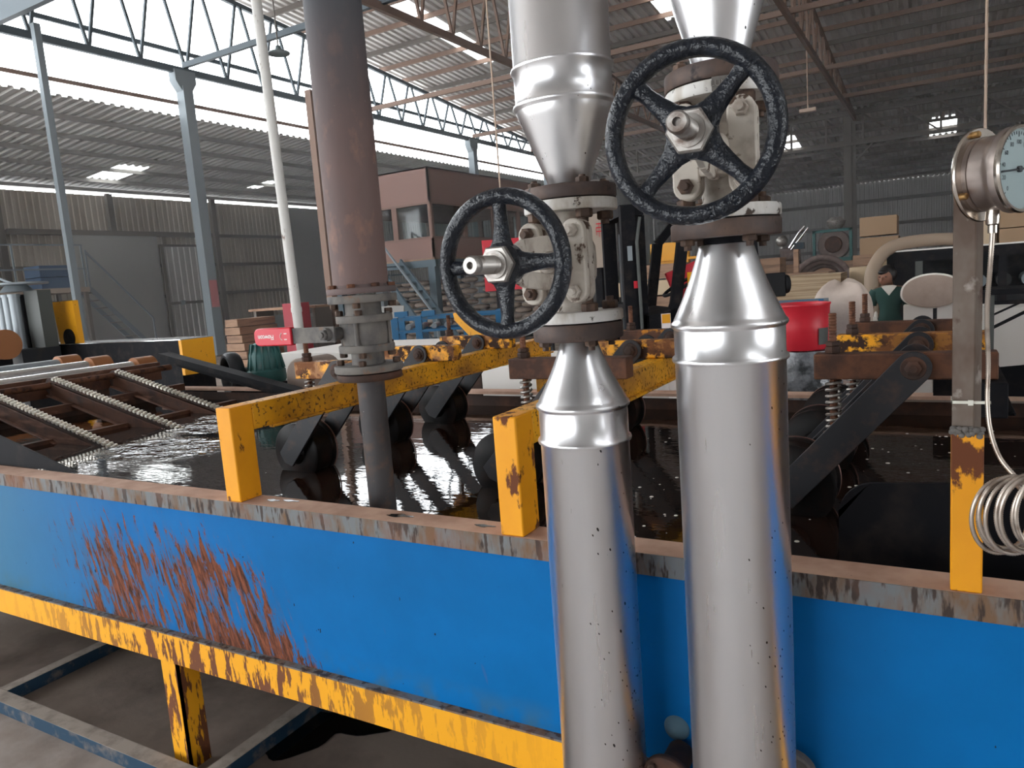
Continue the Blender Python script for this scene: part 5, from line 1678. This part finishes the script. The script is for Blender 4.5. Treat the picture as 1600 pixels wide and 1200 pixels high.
for s, el, wr, tip in ((-1, (-0.215, 0.0, 0.98), (-0.185, -0.13, 0.81), (-0.165, -0.19, 0.74)), (1, (0.2, 0.05, 0.98), (0.185, -0.04, 0.79), (0.17, -0.07, 0.71))):
    m.tube([P(s * 0.165, 0, 1.2), P((s * 0.165 + el[0]) / 2, el[1] / 2, 1.1), P(*el), P(*wr)], [0.05, 0.044, 0.037, 0.026], 12)
    w, tp = V(wr), V(tip)
    d = (tp - w).normalized()
    sdv = V((s * 0.3, -0.9, 0)).normalized().cross(d).normalized()
    m.tube([P(*w), P(*(w + d * 0.05)), P(*(w + d * 0.085))], [0.026, 0.034, 0.03], 10)
    for k, L in ((-1.5, 0.055), (-0.5, 0.07), (0.5, 0.066), (1.5, 0.05)):
        b0 = w + d * 0.08 + sdv * (k * 0.017)
        m.tube([P(*b0), P(*(b0 + d * L * 0.5)), P(*(b0 + d * L * 0.85 + V((0, -0.012, 0)))), P(*(b0 + d * L + V((0, -0.025, 0.004))))], [0.0095, 0.009, 0.0085, 0.007], 8)
    b0 = w + d * 0.03 - sdv * 0.026
    m.tube([P(*b0), P(*(b0 + d * 0.03 - sdv * 0.018)), P(*(b0 + d * 0.06 - sdv * 0.016))], [0.011, 0.01, 0.008], 8)
for s in (-1, 1):
    m.tube([P(s * 0.075, 0, 0.8), P(s * 0.085, -0.01, 0.6), P(s * 0.085, -0.015, 0.44), P(s * 0.09, 0.015, 0.25), P(s * 0.09, 0.02, 0.07)], [0.09, 0.082, 0.058, 0.055, 0.038], 14)
    m.tube([P(s * 0.09, 0.04, 0.045), P(s * 0.095, -0.06, 0.045), P(s * 0.1, -0.15, 0.03)], [0.042, 0.042, 0.028], 10)
body = m.build('body', A['skin'], t, smooth=80)
rm = body.modifiers.new('remesh', 'REMESH'); rm.mode = 'VOXEL'; rm.voxel_size = 0.0065; rm.use_smooth_shade = True
sm = body.modifiers.new('smooth', 'SMOOTH'); sm.iterations = 4; sm.factor = 0.5
m = MB()
m.ball(P(-0.022, -0.055, 1.41), 0.1, (0.9, 1.0, 1.08), 20, 14)
m.ball(P(-0.01, -0.0, 1.37), 0.075, (1.0, 0.8, 1.1), 14, 10)
m.ball(P(-0.055, -0.12, 1.432), 0.058, (1.1, 0.9, 0.62), 14, 10)
m.ball(P(0.022, -0.05, 1.40), 0.085, (0.8, 1.0, 1.0), 14, 10)
m.build('hair', A['hair'], t, smooth=80)
for ex_ in (-0.098, -0.03):
    m = MB(); m.ball(P(ex_, -0.158 if ex_ < -0.05 else -0.165, 1.378), 0.009, (1.3, 0.7, 0.7), 8, 6); m.build('eye', A['hair'], t)
m = MB()
rings = []
for z, hw, hd, oy in ((1.255, 0.075, 0.06, -0.005), (1.25, 0.12, 0.075, 0), (1.235, 0.175, 0.085, 0), (1.2, 0.188, 0.1, 0), (1.12, 0.165, 0.12, 0), (1.04, 0.122, 0.118, 0), (0.97, 0.108, 0.112, 0), (0.9, 0.118, 0.115, 0), (0.82, 0.155, 0.13, 0), (0.7, 0.18, 0.14, 0), (0.55, 0.19, 0.15, 0)):
    rings.append([P(hw * math.cos(2 * PI * i / 32), oy + hd * math.sin(2 * PI * i / 32) + 0.006 * math.sin(i * 1.9) * (1.25 - z), z) for i in range(32)])
m.loft(rings, True, True)
for s, el in ((-1, (-0.205, 0.0, 1.04)), (1, (0.195, 0.035, 1.04))):
    m.tube([P(s * 0.15, 0, 1.205), P(s * 0.18, 0, 1.15), P(*el)], [0.062, 0.066, 0.062], 14)
m.build('smock', A['green_cloth'], t, smooth=70)
m = MB()
m.prism([(-0.085, 0.0 + 1.262), (0.0, 1.15), (0.085, 1.262), (0.045, 1.275), (-0.045, 1.275)], P(0, -0.098, 0), (1, 0, 0), (0, 0, 1), 0.02, (0, -1, 0))
m.build('collar', A['white_cloth'], t, bevel=0.004)
m = MB()
for s in (-1, 1):
    m.tube([P(s * 0.075, 0, 0.78), P(s * 0.085, -0.01, 0.6), P(s * 0.088, -0.01, 0.4), P(s * 0.092, 0.02, 0.1)], [0.1, 0.092, 0.075, 0.065], 16)
m.build('trousers', A['hair'], t, smooth=70)
m = MB()
m.ball(P(-0.155, -0.19, 0.83), 0.05, (0.9, 0.7, 1.7), 14, 10); m.ball(P(-0.14, -0.17, 0.92), 0.03, (0.7, 0.7, 1.8), 10, 8)
simple('cloth', m, A['white_cloth'], 'white cloth held in the hand of the bowed worker', 'cloth', smooth=80)

# dark machine with the arched hose
t = thing('dark_machine', 'black open fronted machine behind the worker', 'machine', (0.2, 11.9, 0))
m = MB(); m.box(-0.62, 1.6, 11.45, 11.55, 1.52, 1.66); m.build('top_beam', A['black_steel'], t)
m = MB(); m.box(-0.62, 1.6, 11.42, 12.6, 1.661, 1.68); m.build('cover', A['white_board'], t)
m = MB(); m.box(-0.62, 1.6, 12.4, 12.5, 0, 1.66); m.build('back_panel', A['black_steel'], t)
for x in (-0.62, -0.28, 0.66, 1.5):
    m = MB(); m.box(x, x + 0.09, 11.45, 11.56, 0, 1.52); m.build('upright', A['black_steel'] if x != -0.28 else A['machine_grey'], t)
m = MB(); m.box(-0.5, 1.5, 11.6, 12.3, 0.4, 1.05); m.build('bed', A['machine_dark'], t)
for i in range(5):
    x = -0.1 + i * 0.28
    m = MB(); m.cyl((x, 11.75, 1.2), (x, 12.2, 1.2), 0.09, n=16); m.build('spindle', A['machine_dark'] if i % 2 else A['cyl_grey'], t)
m = MB(); pts = [V((-0.80, 11.2, z)) for z in (0.0, 0.5, 1.0, 1.25)] + [V((-0.78, 11.24, 1.45)), V((-0.66, 11.38, 1.66)), V((-0.48, 11.5, 1.76)), V((-0.25, 11.6, 1.79)), V((0.0, 11.7, 1.79)), V((0.16, 11.8, 1.78)), V((0.3, 11.95, 1.775))]
m.tube(smooth_path(pts, 5), 0.085, 16)
simple('duct_hose', m, A['hose'], 'thick beige hose arching over the black machine', 'hose', smooth=70)

# cartons and boards on the right
def slab(name, x0, x1, y0, y1, z0, z1, mat, label, cat, group=None, bevel=0.006):
    mb = MB(); mb.box(x0, x1, y0, y1, z0, z1)
    return simple(name, mb, mat, label, cat, group, bevel=bevel)


slab('board_stack', -1.5, -0.75, 18.0, 18.9, 0, 1.6, A['board_edge'], 'tall pallet of boards carrying two cartons by the far column', 'stack')
slab('carton', -1.5, -0.75, 18.0, 18.9, 1.602, 2.02, A['carton'], 'lower brown carton by the far column', 'carton', 'cartons by the far column')
slab('carton', -1.5, -0.78, 18.02, 18.9, 2.06, 2.46, A['carton'], 'upper brown carton by the far column', 'carton', 'cartons by the far column')
slab('board_stack', -1.52, -1.05, 16.7, 17.4, 0, 1.66, A['timber'], 'brown stack of boards left of the arched hose', 'stack')
slab('board_stack', -1.33, -0.95, 13.95, 14.6, 0, 1.46, A['board'], 'short pale stack of boards beside the arched hose', 'stack')
slab('board_stack', -2.35, -1.35, 12.9, 13.85, 0, 1.40, A['board_edge'], 'pale board stack behind the red drum', 'stack')
slab('board_stack', -2.6, -1.65, 13.95, 14.93, 0, 1.42, A['timber'], 'brown board stack farther behind the red drum', 'stack')
slab('carton', 0.62, 1.9, 13.2, 14.2, 0.0, 1.30, A['board'], 'wide pale carton at the right edge under the tall cartons', 'carton')
slab('carton', 0.88, 2.2, 15.8, 16.8, 0.0, 1.37, A['carton'], 'lowest carton of the tall stack at the right edge', 'carton', 'tall carton stack at the right edge')
slab('carton', 0.92, 2.2, 15.8, 16.8, 1.38, 1.93, A['carton'], 'middle carton of the tall stack at the right edge', 'carton', 'tall carton stack at the right edge')
slab('carton', 0.92, 2.2, 15.82, 16.8, 1.945, 2.4, A['carton'], 'top carton of the tall stack at the right edge', 'carton', 'tall carton stack at the right edge')
slab('carton', 0.72, 0.86, 15.9, 16.6, 0.0, 2.2, A['board'], 'narrow upright carton beside the tall stack at the right edge', 'carton')
for z in (1.75, 2.12):
    slab('carton_label', 1.12, 1.18, 15.795, 15.799, z, z + 0.035, A['white_board'], 'small white label on the %s carton at the right edge' % ('middle' if z < 2 else 'top'), 'label', None, 0) if False else None
slab('board_stack', 0.48, 2.4, 10.5, 11.35, 0, 0.92, A['white_board'], 'wide white board stack under the black table at the right edge', 'stack')
slab('timber_post', -2.39, -2.3, 14.98, 15.06, 0, 1.86, A['timber'], 'upright timber batten behind the black lamp of the forklift', 'timber')

t = thing('work_table', 'black steel work table at the right edge', 'table', (0.9, 9.2, 0))
m = MB(); m.box(0.43, 1.7, 8.9, 9.6, 1.16, 1.215); m.build('table_top', A['black_steel'], t)
for x in (0.46, 1.62):
    for y in (8.94, 9.54):
        m = MB(); m.box(x - 0.025, x + 0.025, y - 0.025, y + 0.025, 0, 1.16); m.build('leg', A['machine_grey'], t)
m = MB(); m.box(0.46, 1.62, 8.92, 8.96, 1.06, 1.1); m.bar((0.46, 8.94, 0.82), (1.0, 8.94, 1.12), 0.03, 0.03); m.bar((0.46, 8.94, 0.95), (0.8, 8.94, 1.12), 0.02, 0.02); m.build('brace', A['black_steel'], t)

# pipes on the floor rack behind the drum
t = thing('pipe_rack', 'blue grey rack of parallel tubes behind the red drum', 'rack', (-1.3, 7.9, 0))
for i in range(5):
    m = MB(); q = V((-1.66 + 0.03 * i, 7.98 + 0.16 * i, 1.195)); m.cyl(q, q + V((0.5, 0.1, 0.0)), 0.03, n=12); m.build('tube', A['blue_frame'] if i % 2 else A['cyl_grey'], t)
m = MB(); m.box(-1.5, -1.42, 7.98, 8.75, 0, 1.16); m.build('support', A['blue_frame'], t)
m = MB(); m.box(-1.24, -1.16, 8.05, 8.85, 0, 1.16); m.build('support', A['blue_frame'], t)

# scrap corner by the far wall
slab('pallet_stack', -3.9, -1.7, 21.2, 22.6, 0, 1.55, A['timber'], 'dark platform of pallets carrying the scrap machinery', 'stack')
t = thing('old_blower', 'rusty old blower with a round housing on the pallets left of the far column', 'machine', (-2.5, 21.9, 1.551))
m = MB(); m.lathe([(0.38, 0), (0.4, 0.02), (0.4, 0.3), (0.38, 0.32)], (-2.45, 21.75, 2.0), (0, 1, 0), 28); m.build('housing', A['scrap'], t)
m = MB(); m.lathe([(0.16, 0.0), (0.22, -0.03), (0.2, -0.05)], (-2.45, 21.75, 2.0), (0, 1, 0), 24); m.build('inlet', A['rust_dark'], t)
m = MB(); m.lathe([(0.1, 0.38), (0.22, 0.5), (0.24, 0.62), (0.12, 0.72)], (-2.4, 21.9, 2.0), (0, 0, 1), 20); m.build('cap', A['steel'], t)
m = MB(); m.box(-2.95, -2.0, 21.6, 22.2, 1.551, 1.65); m.box(-2.95, -2.88, 21.6, 21.7, 1.65, 2.4); m.box(-2.05, -1.98, 21.6, 21.7, 1.65, 2.4); m.box(-2.95, -1.98, 21.6, 21.7, 2.33, 2.4); m.build('frame', A['green_motor'], t)
t = thing('old_pump', 'tangle of old pump and bent tubes on the pallets', 'machine', (-3.3, 21.8, 1.551))
m = MB(); m.cyl((-3.5, 21.7, 1.8), (-3.0, 21.8, 1.85), 0.2, n=20); m.box(-3.5, -3.0, 21.6, 21.95, 1.551, 1.65); m.build('body', A['scrap'], t)
m = MB(); m.ball((-3.45, 21.7, 2.2), 0.16, (1, 1, 1), 16, 10); m.cyl((-3.45, 21.7, 1.9), (-3.45, 21.7, 2.2), 0.06, n=12); m.build('valve_head', A['steel'], t)
m = MB(); m.tube([(-3.3, 21.7, 1.95), (-3.0, 21.7, 2.4), (-2.85, 21.7, 2.55)], 0.03, 8); m.tube([(-3.2, 21.6, 1.95), (-2.95, 21.6, 2.25), (-2.75, 21.6, 2.5)], 0.025, 8); m.build('bent_tube', A['bright_rod'], t)
m = MB(); m.box(-3.1, -2.85, 21.5, 21.6, 1.95, 2.12); m.build('blue_box', A['pin_blue'], t)
t.location.x -= 0.3
for i, r in enumerate((0.5, 0.41, 0.33)):
    m = MB()
    pts = [V((-2.07 + r * math.cos(a), 16.4 + 0.14 * i + 0.1 * math.cos(a), 1.2 + r * 0.95 * math.sin(a))) for a in [PI * k / 20 for k in range(21)]]
    pts = [V((pts[0].x, pts[0].y, 0.0))] + pts + [V((pts[-1].x, pts[-1].y, 0.0))]
    m.tube(pts, 0.06, 10)
    simple('bent_duct', m, A['scrap'], ('largest of the three bent grey ducts left of the far column', 'middle of the three bent grey ducts left of the far column', 'smallest of the three bent grey ducts left of the far column')[i], 'duct', 'bent ducts', smooth=70)
slab('crate', -4.2, -3.2, 18.2, 19.0, 0, 1.75, A['timber'], 'brown crate behind the forklift lamp', 'crate')
t = thing('yellow_lifter', 'yellow machine frame seen through the forklift cab', 'machine', (-5.7, 17.8, 0))
m = MB(); m.box(-6.1, -5.3, 17.6, 18.2, 1.75, 2.3); m.build('hood', A['yellow_machine'], t)
m = MB(); m.box(-6.1, -5.2, 17.7, 18.2, 0, 1.75); m.build('body', A['machine_dark'], t)
m = MB(); m.bar((-5.2, 17.6, 0), (-5.2, 17.6, 2.5), 0.08, 0.08); m.bar((-6.1, 17.55, 1.9), (-4.9, 17.55, 1.9), 0.06, 0.06); m.build('mast', A['yellow_machine'], t)
random.seed(11)
for i in range(6):
    z = i * 0.3
    slab('timber_bundle', -5.4 + 0.05 * (i % 2), -3.9 - 0.07 * (i % 3), 13.6, 14.4, z, z + 0.27, A['timber'] if i % 2 else A['board'], ('bottom', 'second', 'third', 'fourth', 'fifth', 'top')[i] + ' timber bundle of the pile seen through the forklift cab', 'timber', 'timber pile behind the forklift')

# cabin on legs
t = thing('site_cabin', 'brown raised cabin with windows standing on slate legs', 'cabin', (-14.4, 17.6, 0))
x0, x1, y0, y1 = -16.4, -12.55, 17.65, 24.6
zb, zl, zw0, zw1, zt = 2.45, 2.5, 3.05, 4.08, 5.05
m = MB(); m.box(x0, x1, y0, y0 + 0.06, zw1, zt); m.box(x1 - 0.06, x1, y0, y1, zw1, zt); m.box(x0, x0 + 0.06, y0, y1, zw1, zt); m.box(x0, x1, y1 - 0.06, y1, zw1, zt); m.build('upper_panel', A['brown_panel'], t)
m = MB(); m.box(x0, x1, y0, y0 + 0.06, zl, zw0); m.box(x1 - 0.06, x1, y0, y1, zl, zw0); m.box(x0, x0 + 0.06, y0, y1, zl, zw0); m.box(x0, x1, y1 - 0.06, y1, zl, zw0); m.build('lower_panel', A['brown_panel'], t)
m = MB(); m.box(x0, x1, y0, y1, zl - 0.05, zl); m.build('cabin_floor', A['timber'], t)
m = MB(); m.box(x0, x1, y0, y1, zt - 0.04, zt); m.build('roof', A['panel_grey'], t)
m = MB(); m.box(x0 - 0.05, x1 + 0.05, y0 - 0.05, y0 + 0.1, zb - 0.2, zb); m.box(x1 - 0.1, x1 + 0.05, y0, y1, zb - 0.2, zb); m.build('floor_beam', A['steel_blue'], t)
for x, y in ((x1 - 0.12, y0 + 0.08), (x0 + 0.1, y0 + 0.08), (x1 - 0.12, y1 - 0.1), (x0 + 0.1, y1 - 0.1)):
    m = MB(); m.box(x - 0.12, x + 0.12, y - 0.12, y + 0.12, 0, zb - 0.2); m.build('leg', A['steel_blue'], t)


def cab_window(a, b_, z0, z1):
    a, b_ = V(a), V(b_)
    d = (b_ - a).normalized()
    m = MB()
    for p, q in ((a, a + d * 0.09), (b_ - d * 0.09, b_)):
        m.bar(p + V((0, 0, (z0 + z1) / 2)), q + V((0, 0, (z0 + z1) / 2)), 0.09, z1 - z0)
    m.bar(a + V((0, 0, z0 + 0.03)), b_ + V((0, 0, z0 + 0.03)), 0.1, 0.06); m.bar(a + V((0, 0, z1 - 0.03)), b_ + V((0, 0, z1 - 0.03)), 0.1, 0.06)
    w = m.build('window_frame', A['brown_frame'], t)
    m = MB(); m.bar(a + d * 0.09 + V((0, 0, (z0 + z1) / 2)), b_ - d * 0.09 + V((0, 0, (z0 + z1) / 2)), 0.01, z1 - z0 - 0.12)
    m.build('pane', A['glass'], w)


xs = [x0, -15.35, -14.0, x1]
xs = [x0, -15.2, -13.86, x1]
for a, b_ in zip(xs, xs[1:]):
    cab_window((a, y0 + 0.03, 0), (b_, y0 + 0.03, 0), zw0, zw1)
    cab_window((a, y1 - 0.03, 0), (b_, y1 - 0.03, 0), zw0, zw1)
ys = [y0, 19.4, 21.1, 22.8, y1]
for a, b_ in zip(ys, ys[1:]):
    cab_window((x1 - 0.03, a, 0), (x1 - 0.03, b_, 0), zw0, zw1)
    cab_window((x0 + 0.03, a, 0), (x0 + 0.03, b_, 0), zw0, zw1)
t = thing('steel_stair', 'grey steel stair climbing to the brown cabin', 'stair', (-12.3, 15.9, 0))
sa, sb = V((-10.9, 15.2, 0.0)), V((-14.0, 16.75, 2.45))
off = V((-0.35, -0.7, 0)) * -1.0
for s in (0, 1):
    m = MB(); m.bar(sa + off * s, sb + off * s, 0.06, 0.22); m.build('stringer', A['steel_blue'], t)
for i in range(10):
    f = (i + 0.5) / 10
    m = MB(); q = sa + (sb - sa) * f; m.bar(q, q + off, 0.25, 0.03); m.build('tread', A['steel_blue'], t)
m = MB(); m.bar(sa + V((0, 0, 0.9)), sb + V((0, 0, 0.9)), 0.05, 0.05); m.bar(sa, sa + V((0, 0, 0.92)), 0.05, 0.05); m.bar(sb, sb + V((0, 0, 0.92)), 0.05, 0.05); m.build('handrail', A['col_grey'], t)

# pile of sacks under and beside the cabin
sk = MB()
rings = []
for j in range(9):
    f = -1 + 2 * j / 8
    s = max(0.05, 1 - abs(f) ** 3.5) ** 0.6
    rings.append([(0.27 * f, 0.24 * s * math.cos(2 * PI * i / 14), 0.085 * (1 + s * math.sin(2 * PI * i / 14) * (1 + 0.06 * math.sin(4 * f + i)))) for i in range(14)])
sk.loft(rings)
s0 = sk.build('sack', A['sack'], origin=(0, 0, 0), smooth=80)
tag(s0, 'lumpy grey brown sack in the pile under the brown cabin', 'sack', 'sacks piled under the cabin')
random.seed(5)
first = True
for j in range(11):
    for i in range(13):
        x = -15.6 + i * 0.585 + (0.28 if j % 2 else 0) + random.uniform(-0.02, 0.02)
        if x > -8.6 - j * 0.1:
            continue
        o = s0 if first else s0.copy()
        if not first:
            COL.objects.link(o)
        first = False
        o.location = (x, 19.3 + 0.03 * j + random.uniform(-0.06, 0.06) + (0.0 if x < -12.5 else 0.3), j * 0.173)
        o.rotation_euler = (0, 0, random.uniform(-0.05, 0.05))
m = MB(); m.prism([(-10.6, 0.0), (-9.3, 0.0), (-9.35, 1.33), (-10.45, 1.36)], (0, 14.9, 0), (1, 0.35, 0), (0, 0.25, 1), 0.04)
simple('leaning_board', m, A['panel_grey'], 'grey board leaning in front of the sacks', 'board')

# platform, stair and crates along the left wall
t = thing('work_platform', 'grey steel platform with railing along the left wall', 'platform', (-26, 13.5, 0))
m = MB(); m.box(-27.5, -25.6, 8, 15.3, 2.4, 2.56); m.build('deck', A['panel_beige'], t)
for y in (9, 12, 15.2):
    for x in (-27.4, -25.7):
        m = MB(); m.box(x - 0.06, x + 0.06, y - 0.06, y + 0.06, 0, 2.4); m.build('leg', A['col_dark'], t)
m = MB()
for z in (3.2, 4.0):
    m.bar((-25.7, 8, z), (-25.7, 15.3, z), 0.05, 0.05)
for y in (8.1, 10.5, 13, 15.25):
    m.bar((-25.7, y, 2.56), (-25.7, y, 4.02), 0.05, 0.05)
m.build('railing', A['col_grey'], t)
t = thing('steel_stair', 'grey steel stair coming down from the left wall platform', 'stair', (-26, 16, 0))
sa, sb = V((-25.9, 17.75, 0.0)), V((-25.9, 15.5, 2.5))
for s in (0, -0.8):
    m = MB(); m.bar(sa + V((s, 0, 0)), sb + V((s, 0, 0)), 0.06, 0.16); m.build('stringer', A['col_grey'], t)
for i in range(9):
    f = (i + 0.5) / 9
    m = MB(); q = sa + (sb - sa) * f; m.bar(q, q + V((-0.8, 0, 0)), 0.22, 0.03); m.build('tread', A['col_dark'], t)
m = MB(); m.bar(sa + V((0, 0, 1.3)), sb + V((0, 0, 1.3)), 0.06, 0.06); m.bar(sa, sa + V((0, 0, 1.3)), 0.05, 0.05); m.bar(sb, sb + V((0, 0, 1.35)), 0.05, 0.05); m.build('handrail', A['col_grey'], t)
bl = M('blue grey crate plastic', (0.06, 0.1, 0.17), 0.6)
for k in range(6):
    slab('crate', -28.6, -27.6, 11.7, 13.0, k * 0.78, k * 0.78 + 0.75, bl, ('bottom', 'second', 'third', 'fourth', 'fifth', 'top')[k] + ' blue crate of the tall stack at the far left edge', 'crate', 'blue crates at the left wall')
for k in range(2):
    slab('crate', -26.9, -25.95, 13.9, 15.1, 2.561 + k * 0.4, 2.561 + k * 0.4 + 0.38, bl, ('lower', 'upper')[k] + ' blue grey crate on the left wall platform', 'crate', 'crates on the platform')

# timber pile and red cabinet left of the white pole
random.seed(9)
for k in range(7):
    dx = 0.09 * k
    slab('timber_plank', -13.0 + dx, -11.7 - 0.05 * (k % 3), 10.2 + 0.03 * k, 10.9, 0.12 * k + 0.55 if k else 0.0, 0.12 * k + 0.665 if k else 0.66, A['timber'], ('bottom', 'second', 'third', 'fourth', 'fifth', 'sixth', 'top')[k] + ' board of the timber pile left of the white pole', 'timber', 'timber pile left of the white pole') if False else None
for k in range(8):
    slab('timber_plank', -12.75 + 0.03 * (k % 2), -12.05 - 0.07 * k * 0.6, 10.3, 11.3, 0.165 * k, 0.165 * k + 0.15, A['timber'], ('bottom', 'second', 'third', 'fourth', 'fifth', 'sixth', 'seventh', 'top')[k] + ' plank of the timber pile right of the flared column', 'timber', 'timber pile right of the flared column')
t = thing('workbench', 'long low dark bench behind the timber pile', 'bench', (-12, 11.6, 0))
m = MB(); m.box(-13.2, -11.2, 11.35, 11.95, 1.42, 1.47); m.build('bench_top', A['timber'], t)
for x in (-13.1, -12.2, -11.35):
    m = MB(); m.box(x, x + 0.08, 11.4, 11.9, 0, 1.42); m.build('leg', A['col_dark'], t)
m = MB(); m.box(-13.1, -11.3, 11.85, 11.9, 0.3, 1.3); m.build('back_panel', A['machine_grey'], t)
slab('red_cabinet', -11.5, -11.2, 10.75, 11.2, 0, 1.55, A['red_dull'], 'dull red cabinet behind the white pole', 'cabinet')
t = thing('fire_extinguisher', 'pale red tag hung on the flared column', 'sign', (-19.75, 15.6, 1.9)) if False else None
m = MB(); m.box(-19.826, -19.81, 15.66, 15.94, 1.55, 2.4)
simple('hanging_tag', m, M('faded red print', (0.45, 0.16, 0.17), 0.6), 'faded red tag fixed on the flared column', 'sign')
# ---------------------------------------------------------------- camera, light
cam = bpy.data.cameras.new('camera')
co = bpy.data.objects.new('camera', cam)
COL.objects.link(co)
YAW, PITCH, ROLL = 0.528221629, 0.136924987, -0.074545
fw = V((-math.sin(YAW) * math.cos(PITCH), math.cos(YAW) * math.cos(PITCH), -math.sin(PITCH)))
r0 = V((math.cos(YAW), math.sin(YAW), 0)); u0 = r0.cross(fw)
rt = r0 * math.cos(ROLL) + u0 * math.sin(ROLL)
up = -r0 * math.sin(ROLL) + u0 * math.cos(ROLL)
mw = Matrix((rt, up, -fw)).transposed().to_4x4()
mw.translation = V((0, 0, 1.65))
co.matrix_world = mw
cam.sensor_fit = 'HORIZONTAL'
cam.sensor_width = 36.0
cam.lens = 1156.574 / 1600 * 36.0
cam.clip_end = 300
cam.clip_start = 0.05
SC.camera = co

w = bpy.data.worlds.new('overcast sky')
SC.world = w
w.use_nodes = True
bg = w.node_tree.nodes['Background']
bg.inputs['Color'].default_value = (0.93, 0.97, 1.0, 1)
bg.inputs['Strength'].default_value = 7.0

SC.view_settings.view_transform = 'Standard'
SC.view_settings.look = 'None'
SC.view_settings.gamma = 1.0
SC.view_settings.exposure = 0.0
SC.view_settings.use_curve_mapping = False
